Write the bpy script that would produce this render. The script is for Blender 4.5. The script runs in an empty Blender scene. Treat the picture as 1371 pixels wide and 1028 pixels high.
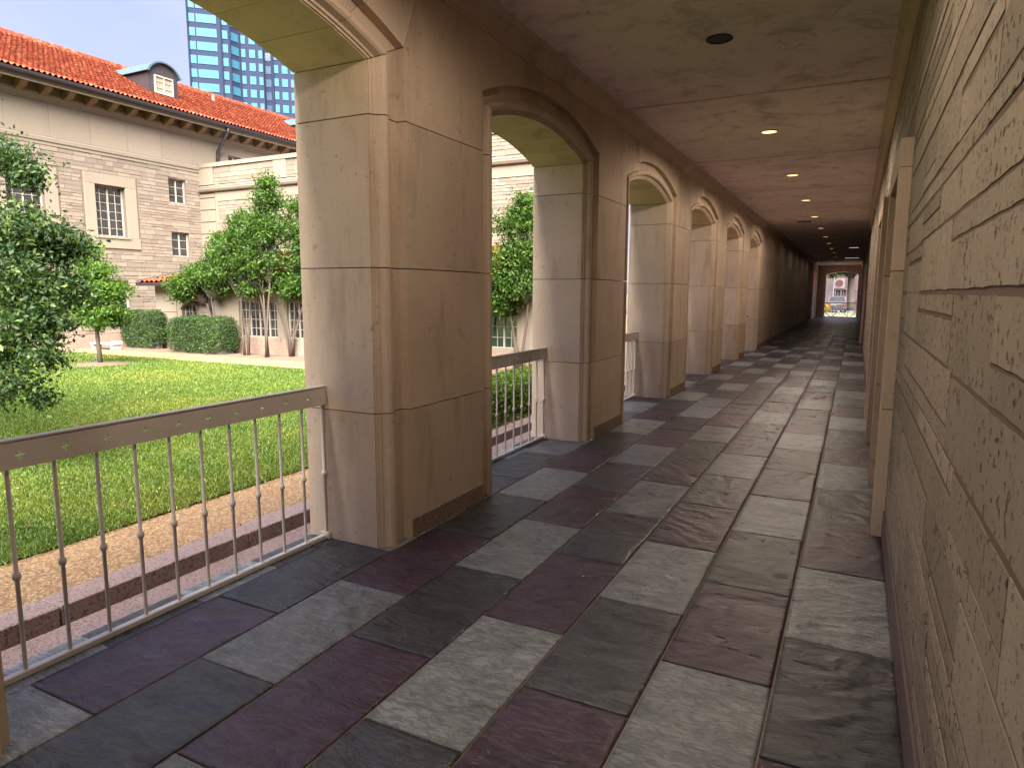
import bpy, bmesh, math, random
import numpy as np
from mathutils import Vector, Matrix

# ------------------------------------------------------------------ camera, sky, sun, exposure
S = bpy.context.scene
COL = S.collection
H = 1.55
CAM_F, CAM_P, CAM_Y, CAM_R = 897.25, math.radians(7.7317), math.radians(26.958), math.radians(-0.2376)


def camera_axes():
    cy, sy, cp, sp = math.cos(CAM_Y), math.sin(CAM_Y), math.cos(CAM_P), math.sin(CAM_P)
    fwd = Vector((-sy * cp, cy * cp, -sp))
    right = Vector((cy, sy, 0))
    down = fwd.cross(right)
    cr, sr = math.cos(CAM_R), math.sin(CAM_R)
    return cr * right + sr * down, -sr * right + cr * down, fwd


cr_, cd_, cf_ = camera_axes()
cam = bpy.data.cameras.new('camera')
camo = bpy.data.objects.new('camera', cam)
COL.objects.link(camo)
cam.sensor_width = 36
cam.lens = CAM_F / 1371 * 36
cam.clip_start = 0.02
cam.clip_end = 3000
m3 = Matrix((cr_, -cd_, -cf_)).transposed()
camo.matrix_world = Matrix.Translation((0, 0, H)) @ m3.to_4x4()
S.camera = camo

SUN_EL, SUN_AZ = math.radians(48), math.radians(146)      # azimuth clockwise from +Y: the sun stands behind the camera, right of it
world = bpy.data.worlds.new('World')
S.world = world
world.use_nodes = True
wn, wl = world.node_tree.nodes, world.node_tree.links
wn.clear()
wout = wn.new('ShaderNodeOutputWorld')
wbg = wn.new('ShaderNodeBackground')
sky = wn.new('ShaderNodeTexSky')
sky.sky_type = 'NISHITA'
sky.sun_disc = False
sky.sun_elevation = SUN_EL
sky.sun_rotation = SUN_AZ
sky.air_density = 1.3
sky.dust_density = 1.0
wtc = wn.new('ShaderNodeTexCoord')
wmap = wn.new('ShaderNodeMapping')
wmap.inputs['Scale'].default_value = (1, 1, 2.2)
wno = wn.new('ShaderNodeTexNoise')
wno.inputs['Scale'].default_value = 1.7
wno.inputs['Detail'].default_value = 6
wno.inputs['Roughness'].default_value = 0.5
wramp = wn.new('ShaderNodeValToRGB')
wramp.color_ramp.elements[0].position = 0.40
wramp.color_ramp.elements[0].color = (0.25, 0.25, 0.25, 1)
wramp.color_ramp.elements[1].position = 0.62
wramp.color_ramp.elements[1].color = (0.92, 0.92, 0.92, 1)
wmix = wn.new('ShaderNodeMix')
wmix.data_type = 'RGBA'
wmix.inputs['B'].default_value = (4.3, 4.75, 5.6, 1)        # thin bright cloud
wl.new(wtc.outputs['Generated'], wmap.inputs['Vector'])
wl.new(wmap.outputs['Vector'], wno.inputs['Vector'])
wl.new(wno.outputs['Fac'], wramp.inputs['Fac'])
wl.new(wramp.outputs['Color'], wmix.inputs['Factor'])
wl.new(sky.outputs['Color'], wmix.inputs['A'])
wtint = wn.new('ShaderNodeMix')
wtint.data_type = 'RGBA'
wtint.blend_type = 'MULTIPLY'
wtint.inputs['Factor'].default_value = 1
wtint.inputs['B'].default_value = (0.86, 0.83, 1.08, 1)
wl.new(wmix.outputs['Result'], wtint.inputs['A'])
wl.new(wtint.outputs['Result'], wbg.inputs['Color'])
wl.new(wbg.outputs['Background'], wout.inputs['Surface'])
wbg.inputs['Strength'].default_value = 0.0125

sun = bpy.data.lights.new('sun', 'SUN')
sun.energy = 2.5
sun.angle = math.radians(60)
sun.color = (1.0, 0.93, 0.82)
suno = bpy.data.objects.new('sun', sun)
COL.objects.link(suno)
sd = Vector((math.sin(SUN_AZ) * math.cos(SUN_EL), math.cos(SUN_AZ) * math.cos(SUN_EL), math.sin(SUN_EL)))
suno.rotation_euler = (-sd).to_track_quat('-Z', 'Y').to_euler()

S.view_settings.view_transform = 'Standard'
S.view_settings.look = 'None'
S.view_settings.gamma = 1
S.view_settings.exposure = 4.05
S.view_settings.use_curve_mapping = False
S.render.engine = 'CYCLES'
S.cycles.max_bounces = 12
S.cycles.diffuse_bounces = 9
S.cycles.glossy_bounces = 4
S.cycles.sample_clamp_indirect = 6
S.cycles.use_denoising = True
S.cycles.caustics_reflective = False
S.cycles.caustics_refractive = False

LAMP_W = 11.0
LAMP_COL = (1.0, 0.82, 0.64)

# ------------------------------------------------------------------ helpers
RNG = random.Random(7)


def tag(o, label=None, cat=None, group=None, kind=None):
    for k, v in (('label', label), ('category', cat), ('group', group), ('kind', kind)):
        if v:
            o[k] = v
    return o


def link(name, me, m=None, parent=None, loc=None):
    o = bpy.data.objects.new(name, me)
    COL.objects.link(o)
    if m is not None and len(me.materials) == 0:
        me.materials.append(m)
    if parent is not None:
        o.parent = parent
    if loc is not None:
        o.location = loc
    return o


def empty(name, loc=(0, 0, 0), rz=0.0):
    o = bpy.data.objects.new(name, None)
    COL.objects.link(o)
    o.location = loc
    o.rotation_euler = (0, 0, rz)
    o.empty_display_size = 0.1
    return o


def thing(name, label, cat, group=None, loc=(0, 0, 0), rz=0.0):
    return tag(empty(name, loc, rz), label, cat, group)


class MB:
    """collects polygons; build() links them as one mesh object"""

    def __init__(s):
        s.v, s.f = [], []

    def add(s, vs, fs):
        b = len(s.v)
        s.v += [tuple(v) for v in vs]
        s.f += [tuple(i + b for i in f) for f in fs]
        return s

    def box(s, x0, x1, y0, y1, z0, z1):
        x0, x1 = min(x0, x1), max(x0, x1)
        y0, y1 = min(y0, y1), max(y0, y1)
        z0, z1 = min(z0, z1), max(z0, z1)
        v = [(x, y, z) for z in (z0, z1) for y in (y0, y1) for x in (x0, x1)]
        return s.add(v, [(0, 2, 3, 1), (4, 5, 7, 6), (0, 1, 5, 4), (2, 6, 7, 3), (0, 4, 6, 2), (1, 3, 7, 5)])

    def prism(s, poly, a0, a1, axis='y'):
        """poly: 2-D ring; axis y: (x,z) ring swept along y; axis z: (x,y) ring; axis x: (y,z) ring"""
        n = len(poly)

        def P(p, a):
            return {'y': (p[0], a, p[1]), 'z': (p[0], p[1], a), 'x': (a, p[0], p[1])}[axis]
        v = [P(p, a0) for p in poly] + [P(p, a1) for p in poly]
        f = [(i, (i + 1) % n, n + (i + 1) % n, n + i) for i in range(n)]
        f += [tuple(range(n - 1, -1, -1)), tuple(range(n, 2 * n))]
        return s.add(v, f)

    def tube(s, pts, r, seg=8, cap=True):
        pts = [Vector(p) for p in pts]
        rr = r if isinstance(r, (list, tuple)) else [r] * len(pts)
        rings = []
        up = None
        for i, p in enumerate(pts):
            d = (pts[min(i + 1, len(pts) - 1)] - pts[max(i - 1, 0)]).normalized()
            if up is None:
                up = d.orthogonal().normalized()
            up = (up - d * up.dot(d))
            up = up.normalized() if up.length > 1e-6 else d.orthogonal().normalized()
            q = d.cross(up)
            rings.append([p + (up * math.cos(a) + q * math.sin(a)) * rr[i] for a in [2 * math.pi * k / seg for k in range(seg)]])
        v = [x for ring in rings for x in ring]
        f = []
        for i in range(len(pts) - 1):
            for k in range(seg):
                f.append((i * seg + k, i * seg + (k + 1) % seg, (i + 1) * seg + (k + 1) % seg, (i + 1) * seg + k))
        if cap:
            f.append(tuple(range(seg - 1, -1, -1)))
            f.append(tuple((len(pts) - 1) * seg + k for k in range(seg)))
        return s.add(v, f)

    def lathe(s, prof, c, seg=16):
        """prof: (r, z) list round a vertical axis at c"""
        v, f = [], []
        for r, z in prof:
            for k in range(seg):
                a = 2 * math.pi * k / seg
                v.append((c[0] + r * math.cos(a), c[1] + r * math.sin(a), c[2] + z))
        for i in range(len(prof) - 1):
            for k in range(seg):
                f.append((i * seg + k, i * seg + (k + 1) % seg, (i + 1) * seg + (k + 1) % seg, (i + 1) * seg + k))
        return s.add(v, f)

    def mesh(s, name, m=None, smooth=False, fix=False):
        me = bpy.data.meshes.new(name)
        me.from_pydata(s.v, [], s.f)
        if fix:
            bm = bmesh.new()
            bm.from_mesh(me)
            bmesh.ops.recalc_face_normals(bm, faces=bm.faces)
            bm.to_mesh(me)
            bm.free()
        if smooth:
            me.polygons.foreach_set('use_smooth', [True] * len(me.polygons))
        if m:
            me.materials.append(m)
        me.update()
        return me

    def build(s, name, m, parent=None, smooth=False, fix=True, bevel=0.0):
        me = s.mesh(name, m, smooth, fix)
        if bevel:
            bm = bmesh.new()
            bm.from_mesh(me)
            ed = [e for e in bm.edges if len(e.link_faces) == 2 and e.calc_face_angle(0) > 0.6]
            bmesh.ops.bevel(bm, geom=ed, offset=bevel, segments=1, affect='EDGES', clamp_overlap=True)
            bm.to_mesh(me)
            bm.free()
        return link(name, me, None, parent)


def fast_mesh(name, V, F, m):
    """V (n,3), F (k,3 or 4) numpy"""
    me = bpy.data.meshes.new(name)
    V = np.asarray(V, dtype=np.float32)
    F = np.asarray(F, dtype=np.int32)
    k, c = F.shape
    me.vertices.add(len(V))
    me.vertices.foreach_set('co', V.ravel())
    me.loops.add(k * c)
    me.loops.foreach_set('vertex_index', F.ravel())
    me.polygons.add(k)
    me.polygons.foreach_set('loop_start', np.arange(0, k * c, c, dtype=np.int32))
    me.polygons.foreach_set('loop_total', np.full(k, c, dtype=np.int32))
    me.update(calc_edges=True)
    me.validate()
    me.materials.append(m)
    return me


def at(u, v, depth):
    """a world point on the sight line of photo pixel (u, v), a given number of metres ahead of the camera"""
    d = cr_ * ((u - 685.5) / CAM_F) + cd_ * ((v - 514) / CAM_F) + cf_
    return Vector((0, 0, H)) + d * depth


# ------------------------------------------------------------------ materials
class NT:
    def __init__(s, name):
        s.m = bpy.data.materials.new(name)
        s.m.use_nodes = True
        s.t = s.m.node_tree
        s.n, s.l = s.t.nodes, s.t.links
        s.b = s.n['Principled BSDF']
        s.out = s.n['Material Output']
        s.tc = s.n.new('ShaderNodeTexCoord')
        s.oi = s.n.new('ShaderNodeObjectInfo')

    def math(s, op, a, b=None, clamp=False):
        n = s.n.new('ShaderNodeMath')
        n.operation = op
        n.use_clamp = clamp
        for i, x in enumerate((a, b)):
            if x is None:
                continue
            if isinstance(x, (int, float)):
                n.inputs[i].default_value = x
            else:
                s.l.new(x, n.inputs[i])
        return n.outputs[0]

    def coords(s, scale=(1, 1, 1), obj=True, shift=True, rot=None):
        """object coordinates, moved by the object's own random number so that no two pieces look alike"""
        m = s.n.new('ShaderNodeMapping')
        src = s.tc.outputs['Object']
        if not obj:
            g = s.n.new('ShaderNodeNewGeometry')
            src = g.outputs['Position']
        if shift:
            cx = s.n.new('ShaderNodeCombineXYZ')
            for i, k in enumerate((37.0, 71.0, 53.0)):
                s.l.new(s.math('MULTIPLY', s.oi.outputs['Random'], k), cx.inputs[i])
            add = s.n.new('ShaderNodeVectorMath')
            add.operation = 'ADD'
            s.l.new(src, add.inputs[0])
            s.l.new(cx.outputs[0], add.inputs[1])
            src = add.outputs[0]
        s.l.new(src, m.inputs['Vector'])
        m.inputs['Scale'].default_value = scale
        if rot is not None:
            if isinstance(rot, (tuple, list)):
                m.inputs['Rotation'].default_value = rot
            else:
                c2 = s.n.new('ShaderNodeCombineXYZ')
                s.l.new(rot, c2.inputs[2])
                s.l.new(c2.outputs[0], m.inputs['Rotation'])
        return m.outputs['Vector']

    def noise(s, vec, scale, detail=4, rough=0.55, dist=0.0):
        n = s.n.new('ShaderNodeTexNoise')
        s.l.new(vec, n.inputs['Vector'])
        n.inputs['Scale'].default_value = scale
        n.inputs['Detail'].default_value = detail
        n.inputs['Roughness'].default_value = rough
        n.inputs['Distortion'].default_value = dist
        return n.outputs['Fac']

    def voronoi(s, vec, scale, feature='F1', out='Distance'):
        n = s.n.new('ShaderNodeTexVoronoi')
        n.feature = feature
        s.l.new(vec, n.inputs['Vector'])
        n.inputs['Scale'].default_value = scale
        return n.outputs[out]

    def ramp(s, fac, stops):
        n = s.n.new('ShaderNodeValToRGB')
        e = n.color_ramp.elements
        while len(e) > len(stops):
            e.remove(e[-1])
        while len(e) < len(stops):
            e.new(0.5)
        for i, (p, c) in enumerate(stops):
            e[i].position = p
            e[i].color = (c, c, c, 1) if isinstance(c, (int, float)) else (*c, 1)
        s.l.new(fac, n.inputs['Fac'])
        return n.outputs['Color']

    def mix(s, fac, a, b, mode='MIX'):
        n = s.n.new('ShaderNodeMix')
        n.data_type = 'RGBA'
        n.blend_type = mode
        for key, x in (('Factor', fac), ('A', a), ('B', b)):
            if isinstance(x, (int, float)):
                n.inputs[key].default_value = x if key == 'Factor' else (x, x, x, 1)
            elif isinstance(x, tuple):
                n.inputs[key].default_value = (*x, 1)
            else:
                s.l.new(x, n.inputs[key])
        return n.outputs['Result']

    def bump(s, h, strength=0.3, dist=0.01):
        n = s.n.new('ShaderNodeBump')
        n.inputs['Strength'].default_value = strength
        n.inputs['Distance'].default_value = dist
        s.l.new(h, n.inputs['Height'])
        s.l.new(n.outputs['Normal'], s.b.inputs['Normal'])

    def base(s, c):
        if isinstance(c, tuple):
            s.b.inputs['Base Color'].default_value = (*c, 1)
        else:
            s.l.new(c, s.b.inputs['Base Color'])

    def rough(s, r):
        if isinstance(r, (int, float)):
            s.b.inputs['Roughness'].default_value = r
        else:
            s.l.new(r, s.b.inputs['Roughness'])

    def rnd(s):
        """a random number per piece: per mesh island plus per object"""
        g = s.n.new('ShaderNodeNewGeometry')
        return s.math('FRACT', s.math('ADD', g.outputs['Random Per Island'], s.oi.outputs['Random']))


def mul(c, k):
    return tuple(x * k for x in c)


def mat_stone(name, c, var=0.12, fine=60, bump=0.25, bdist=0.004, stain=0.25, streak=True, rough=0.85, pits=0.0, world_co=False, piece=0.06, pit_off=0.0):
    n = NT(name)
    v = n.coords(obj=not world_co)
    big = n.noise(v, 1.6, 5, 0.6)
    col = n.mix(big, mul(c, 1 - var), mul(c, 1 + var))
    grain = n.noise(v, fine, 3, 0.7)
    col = n.mix(n.ramp(grain, [(0.3, 0.0), (0.75, 0.35)]), col, mul(c, 0.72))
    if streak:
        vs = n.coords((1.9, 1.9, 0.42), obj=not world_co)
        st = n.noise(vs, 2.2, 6, 0.65)
        col = n.mix(n.ramp(st, [(0.52, 0.0), (0.75, stain)]), col, (c[0] * 0.45, c[1] * 0.40, c[2] * 0.36))
        sp = n.noise(v, 9, 5, 0.7)
        col = n.mix(n.ramp(sp, [(0.62, 0.0), (0.72, stain)]), col, (c[0] * 0.5, c[1] * 0.46, c[2] * 0.42))
    if piece:
        r = n.rnd()
        col = n.mix(n.ramp(r, [(0, 1 - piece), (1, 1 + piece)]), col, col)
        col = n.mix(1.0, col, n.ramp(r, [(0, 1 - 2 * piece), (1, 1.0)]), 'MULTIPLY')
    h = grain
    if pits:
        vp = n.coords((1, 1, 1.15), obj=not world_co)
        pn = n.noise(vp, 38, 2, 0.5, 0.0)
        pm = n.ramp(pn, [(0.37 + pit_off, 1.0), (0.42 + pit_off, 0.0)])
        vq = n.coords((1, 1, 0.8), obj=not world_co)
        pq = n.noise(vq, 11, 3, 0.55, 0.1)
        pm2 = n.ramp(pq, [(0.325 + pit_off, 1.0), (0.355 + pit_off, 0.0)])
        dens = n.ramp(n.noise(v, 3.3, 4, 0.65), [(0.36, 0.15), (0.62, 1.0)])
        pmx = n.math('MULTIPLY', n.math('MAXIMUM', pm, pm2), dens)
        col = n.mix(n.math('MULTIPLY', pmx, pits), col, (c[0] * 0.18, c[1] * 0.15, c[2] * 0.12))
        h = n.math('SUBTRACT', n.math('MULTIPLY', grain, 0.35), pmx)
    n.base(col)
    n.rough(rough)
    n.b.inputs['Specular IOR Level'].default_value = 0.2
    n.bump(h, bump, bdist)
    return n.m


def mat_plain(name, c, rough=0.6, metal=0.0, var=0.15, scale=12, bump=0.1, spec=None, piece=0.0):
    n = NT(name)
    v = n.coords()
    f = n.noise(v, scale, 5, 0.6)
    col = n.mix(f, mul(c, 1 - var), mul(c, 1 + var))
    if piece:
        col = n.mix(1.0, col, n.ramp(n.rnd(), [(0, 1 - piece), (1, 1.0)]), 'MULTIPLY')
    n.base(col)
    n.rough(rough)
    n.b.inputs['Metallic'].default_value = metal
    if spec is not None:
        n.b.inputs['Specular IOR Level'].default_value = spec
    if bump:
        n.bump(n.noise(v, scale * 5, 3, 0.6), bump, 0.003)
    return n.m


def mat_slate(name, c, c2):
    n = NT(name)
    ang = n.math('MULTIPLY', n.oi.outputs['Random'], 6.28)
    v = n.coords((1, 1, 1), rot=ang)
    vs = n.coords((1.0, 3.4, 1), rot=ang)
    c0 = n.noise(vs, 2.3, 7, 0.62, 1.6)
    rid = n.math('ABSOLUTE', n.math('SUBTRACT', n.noise(vs, 4.2, 4, 0.55, 1.0), 0.5))
    cleft = n.math('ADD', n.math('MULTIPLY', c0, 0.75), n.math('MULTIPLY', n.math('SUBTRACT', 0.5, rid), 0.5))
    ripple = n.noise(vs, 11, 5, 0.6, 0.8)
    cloud = n.noise(v, 4.0, 6, 0.65)
    streak = n.math('ADD', n.math('MULTIPLY', cleft, 0.6), n.math('MULTIPLY', cloud, 0.4))
    col = n.mix(n.ramp(streak, [(0.40, 0.0), (0.62, 1.0)]), c, c2)  # relief shading put into the tone: low cleft darker, high lighter
    r2 = n.math('FRACT', n.math('MULTIPLY', n.oi.outputs['Random'], 17.3))
    col = n.mix(1.0, col, n.ramp(r2, [(0, 0.72), (1, 1.12)]), 'MULTIPLY')
    scuff = n.noise(n.coords((1, 1, 1)), 17, 4, 0.75)
    col = n.mix(n.ramp(scuff, [(0.66, 0.0), (0.78, 0.28)]), col, mul(c2, 1.9))
    crease_dark = n.ramp(ripple, [(0.42, 0.0), (0.5, 0.7), (0.58, 0.0)])  # creases darkened in the colour to strengthen the relief
    col = n.mix(crease_dark, col, mul(c, 0.5))
    n.base(col)
    n.rough(n.ramp(cleft, [(0.3, 0.19), (0.7, 0.38)]))
    n.b.inputs['Specular IOR Level'].default_value = 0.6
    h = n.math('ADD', n.math('MULTIPLY', cleft, 1.0), n.math('MULTIPLY', ripple, 0.25))
    h = n.math('ADD', h, n.math('MULTIPLY', n.noise(v, 55, 3, 0.6), 0.10))
    n.bump(h, 0.9, 0.022)
    return n.m


def mat_leaf(name, c1, c2, c3, gloss=0.4, trans=0.35):
    n = NT(name)
    g = n.n.new('ShaderNodeNewGeometry')
    r = g.outputs['Random Per Island']
    col = n.ramp(r, [(0.0, c1), (0.6, c2), (1.0, c3)])
    patch = n.noise(n.coords(obj=False, shift=False), 1.7, 3, 0.6)
    col = n.mix(1.0, col, n.ramp(patch, [(0.3, 0.7), (0.7, 1.2)]), 'MULTIPLY')
    n.base(col)
    n.rough(gloss + 0.1)
    n.b.inputs['Specular IOR Level'].default_value = 0.3
    tr = n.n.new('ShaderNodeBsdfTranslucent')
    n.l.new(n.mix(1.0, col, (1.1, 1.25, 0.55), 'MULTIPLY'), tr.inputs['Color'])
    mx = n.n.new('ShaderNodeMixShader')
    mx.inputs[0].default_value = trans
    n.l.new(n.b.outputs[0], mx.inputs[1])
    n.l.new(tr.outputs[0], mx.inputs[2])
    n.l.new(mx.outputs[0], n.out.inputs['Surface'])
    return n.m


def mat_granite(name, c, dark=(0.05, 0.035, 0.035), light=(0.6, 0.5, 0.48)):
    n = NT(name)
    v = n.coords()
    a = n.noise(v, 90, 3, 0.75)
    b = n.noise(v, 60, 3, 0.7)
    col = n.mix(n.ramp(a, [(0.42, 0.0), (0.6, 1.0)]), c, light)
    col = n.mix(n.ramp(b, [(0.54, 0.0), (0.62, 0.9)]), col, dark)
    col = n.mix(n.ramp(n.noise(v, 2.5, 4), [(0.4, 0.0), (0.8, 0.25)]), col, mul(c, 0.5))
    n.base(col)
    n.rough(0.6)
    n.bump(a, 0.15, 0.002)
    return n.m


def mat_glass(name, c=(0.02, 0.022, 0.025), rough=0.06, spec=0.8):
    n = NT(name)
    v = n.coords(obj=False, shift=False)
    col = n.mix(n.noise(v, 3.0, 3), mul(c, 0.5), mul(c, 1.5))
    n.base(col)
    n.rough(rough)
    n.b.inputs['Specular IOR Level'].default_value = spec
    n.bump(n.noise(v, 2.0, 2), 0.02, 0.02)
    return n.m


LIME = (0.635, 0.50, 0.385)
M = {}
M['limestone'] = mat_stone('arcade_limestone', LIME, var=0.26, stain=0.6, fine=75, bump=0.35, pits=0.55, pit_off=-0.10, piece=0.11)
M['core'] = mat_plain('joint_mortar', (0.07, 0.05, 0.036), 0.9)
M['plinth'] = mat_granite('brown_granite', (0.20, 0.13, 0.10), (0.03, 0.022, 0.02), (0.30, 0.21, 0.17))
M['granite'] = mat_granite('pink_granite', (0.19, 0.132, 0.124), light=(0.28, 0.21, 0.205))
M['rubble'] = mat_stone('pitted_shellstone', (0.43, 0.37, 0.305), var=0.28, fine=55, bump=0.8, bdist=0.008, stain=0.25, pits=0.9, piece=0.17, pit_off=-0.018)
M['mortar'] = mat_stone('mortar_bed', (0.185, 0.14, 0.115), fine=120, bump=0.4, stain=0.1, streak=False, piece=0)
M['skirt'] = mat_plain('skirting_stone', (0.17, 0.12, 0.125), 0.6, var=0.2)
M['slate_purple'] = mat_slate('purple_slate', (0.034, 0.019, 0.031), (0.098, 0.062, 0.105))
M['slate_dark'] = mat_slate('charcoal_slate', (0.028, 0.032, 0.039), (0.085, 0.094, 0.110))
M['slate_light'] = mat_slate('grey_slate', (0.13, 0.152, 0.165), (0.30, 0.33, 0.352))
M['grout'] = mat_plain('floor_grout', (0.34, 0.265, 0.23), 0.95, var=0.4, scale=20)
M['rail'] = mat_plain('taupe_railing_paint', (0.60, 0.54, 0.49), 0.42, var=0.12, scale=8, bump=0.04)
M['rail_cap'] = mat_plain('pale_rail_cap', (0.58, 0.54, 0.51), 0.38, var=0.12, scale=8, bump=0.04)
M['trim'] = mat_stone('pale_limestone_trim', (0.205, 0.172, 0.136), var=0.06, fine=30, stain=0.12, bump=0.1)
M['facing'] = mat_stone('ashlar_facing', (0.205, 0.166, 0.134), var=0.10, fine=24, stain=0.10, bump=0.4, bdist=0.01, piece=0.16, streak=False)
M['facing_gap'] = mat_plain('ashlar_joint', (0.115, 0.083, 0.067), 0.95)
M['wood'] = mat_plain('eave_bracket_wood', (0.15, 0.095, 0.062), 0.7)
M['gutter'] = mat_plain('dark_bronze_gutter', (0.018, 0.016, 0.02), 0.45, metal=0.2)
M['dormer'] = mat_plain('weathered_copper', (0.035, 0.027, 0.031), 0.5, metal=0.15, var=0.3, scale=5)
M['verdigris'] = mat_plain('dull_verdigris_sheet', (0.06, 0.095, 0.11), 0.45, metal=0.2, var=0.25, scale=5)
M['frame'] = mat_plain('cream_window_paint', (0.28, 0.255, 0.22), 0.5, var=0.05, bump=0)
M['glass'] = mat_glass('dark_window_glass')
M['glass_green'] = mat_glass('greenish_window_glass', (0.02, 0.035, 0.025))
M['blind'] = mat_plain('dormer_blind', (0.2, 0.16, 0.125), 0.6, bump=0)
M['bark'] = mat_plain('smooth_bark', (0.062, 0.045, 0.035), 0.85, var=0.35, scale=9, bump=0.4)
M['bark_dark'] = mat_plain('dark_bark', (0.06, 0.05, 0.042), 0.9, var=0.35, scale=6, bump=0.6)
M['leaf_oak'] = mat_leaf('dark_oak_leaf', (0.014, 0.034, 0.012), (0.027, 0.058, 0.015), (0.085, 0.125, 0.022), 0.42, 0.3)
M['leaf_young'] = mat_leaf('young_leaf', (0.04, 0.095, 0.014), (0.065, 0.135, 0.016), (0.11, 0.18, 0.022), 0.45, 0.45)
M['leaf_myrtle'] = mat_leaf('myrtle_leaf', (0.024, 0.060, 0.010), (0.045, 0.098, 0.013), (0.088, 0.145, 0.018), 0.45, 0.4)
M['leaf_hedge'] = mat_leaf('hedge_leaf', (0.020, 0.046, 0.014), (0.034, 0.070, 0.017), (0.06, 0.10, 0.022), 0.5, 0.25)
M['leaf_bright'] = mat_leaf('bright_hedge_leaf', (0.05, 0.105, 0.013), (0.095, 0.17, 0.018), (0.18, 0.25, 0.03), 0.45, 0.35)
M['leaf_yellow'] = mat_leaf('yellow_flower', (0.25, 0.18, 0.014), (0.32, 0.23, 0.02), (0.12, 0.15, 0.03), 0.6, 0.3)
M['white_paint'] = mat_plain('white_paint', (0.42, 0.41, 0.40), 0.5, var=0.04, bump=0)
M['black_paint'] = mat_plain('black_paint', (0.02, 0.018, 0.018), 0.4, var=0.1, bump=0)
M['rubber'] = mat_plain('tyre_rubber', (0.018, 0.018, 0.018), 0.7, bump=0)
M['steel'] = mat_plain('spoke_steel', (0.4, 0.4, 0.42), 0.35, metal=0.8, bump=0)
M['door'] = mat_plain('dark_wood_door', (0.10, 0.062, 0.04), 0.5, var=0.3, scale=5)
M['soil'] = mat_plain('bark_mulch', (0.10, 0.065, 0.045), 0.95, var=0.5, scale=30, bump=0.9)


def mat_grass(name, blade):
    n = NT(name)
    v = n.coords(obj=False, shift=False)
    big = n.noise(v, 0.55, 4, 0.6, 0.5)
    mid = n.noise(v, 3.5, 4, 0.6)
    f = n.math('ADD', n.math('MULTIPLY', big, 0.75), n.math('MULTIPLY', mid, 0.25))
    col = n.ramp(f, [(0.33, (0.056, 0.108, 0.012)), (0.48, (0.096, 0.154, 0.016)), (0.64, (0.150, 0.188, 0.024))])
    if blade:
        g = n.n.new('ShaderNodeNewGeometry')
        col = n.mix(1.0, col, n.ramp(g.outputs['Random Per Island'], [(0, 0.55), (0.9, 1.2), (0.96, 1.9)]), 'MULTIPLY')
        n.base(col)
        n.rough(0.5)
        tr = n.n.new('ShaderNodeBsdfTranslucent')
        n.l.new(col, tr.inputs['Color'])
        mx = n.n.new('ShaderNodeMixShader')
        mx.inputs[0].default_value = 0.4
        n.l.new(n.b.outputs[0], mx.inputs[1])
        n.l.new(tr.outputs[0], mx.inputs[2])
        n.l.new(mx.outputs[0], n.out.inputs['Surface'])
    else:
        col = n.mix(1.0, col, n.ramp(n.noise(v, 60, 3, 0.7), [(0.3, 0.35), (0.7, 0.9)]), 'MULTIPLY')
        n.base(col)
        n.rough(0.9)
    return n.m


M['grass'] = mat_grass('lawn_grass', True)
M['lawn'] = mat_grass('lawn_ground', False)


def mat_gravel():
    n = NT('exposed_aggregate')
    v = n.coords(obj=False, shift=False)
    cellc = n.voronoi(v, 75, 'F1', 'Color')
    dist = n.voronoi(v, 75, 'F1', 'Distance')
    bw = n.n.new('ShaderNodeRGBToBW')
    n.l.new(cellc, bw.inputs[0])
    col = n.ramp(bw.outputs[0], [(0.15, (0.13, 0.062, 0.024)), (0.5, (0.245, 0.145, 0.065)), (0.85, (0.35, 0.25, 0.14))])
    col = n.mix(n.ramp(dist, [(0.35, 0.0), (0.7, 0.8)]), col, (0.12, 0.075, 0.045))
    col = n.mix(1.0, col, n.ramp(n.noise(v, 1.2, 4), [(0.3, 0.82), (0.7, 1.1)]), 'MULTIPLY')
    n.base(col)
    n.rough(0.85)
    n.bump(n.math('SUBTRACT', 1.0, dist), 0.5, 0.006)
    return n.m


M['gravel'] = mat_gravel()


def mat_ceiling():
    n = NT('stained_plaster')
    v = n.coords()
    c = (0.84, 0.71, 0.69)
    col = n.mix(n.noise(v, 0.9, 6, 0.65), mul(c, 0.8), mul(c, 1.12))
    smoke = n.noise(v, 3.2, 7, 0.7, 0.5)
    col = n.mix(n.ramp(smoke, [(0.50, 0.0), (0.72, 0.7)]), col, (0.27, 0.20, 0.185))
    spots = n.noise(n.coords((1, 2.2, 1)), 9, 5, 0.75)
    col = n.mix(n.ramp(spots, [(0.60, 0.0), (0.70, 0.6)]), col, (0.20, 0.145, 0.135))
    n.base(col)
    n.rough(0.95)
    n.bump(n.noise(v, 45, 4, 0.7), 0.25, 0.004)
    return n.m


M['ceiling'] = mat_ceiling()


def mat_roof():
    n = NT('clay_roof_tile')
    v = n.coords(obj=False, shift=False)
    big = n.noise(v, 0.5, 4, 0.6)
    col = n.ramp(n.noise(v, 7.5, 3, 0.85), [(0.30, (0.05, 0.012, 0.009)), (0.5, (0.185, 0.032, 0.016)), (0.70, (0.34, 0.13, 0.065))])
    col = n.mix(1.0, col, n.ramp(big, [(0.3, 0.75), (0.7, 1.1)]), 'MULTIPLY')
    n.base(col)
    n.rough(0.9)
    n.b.inputs['Specular IOR Level'].default_value = 0.15
    n.bump(n.noise(v, 30, 3), 0.3, 0.01)
    return n.m


M['roof'] = mat_roof()


def mat_emit(name, c, s):
    n = NT(name)
    n.base(mul(c, 0.5))
    n.b.inputs['Emission Color'].default_value = (*c, 1)
    n.b.inputs['Emission Strength'].default_value = s
    return n.m


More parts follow.
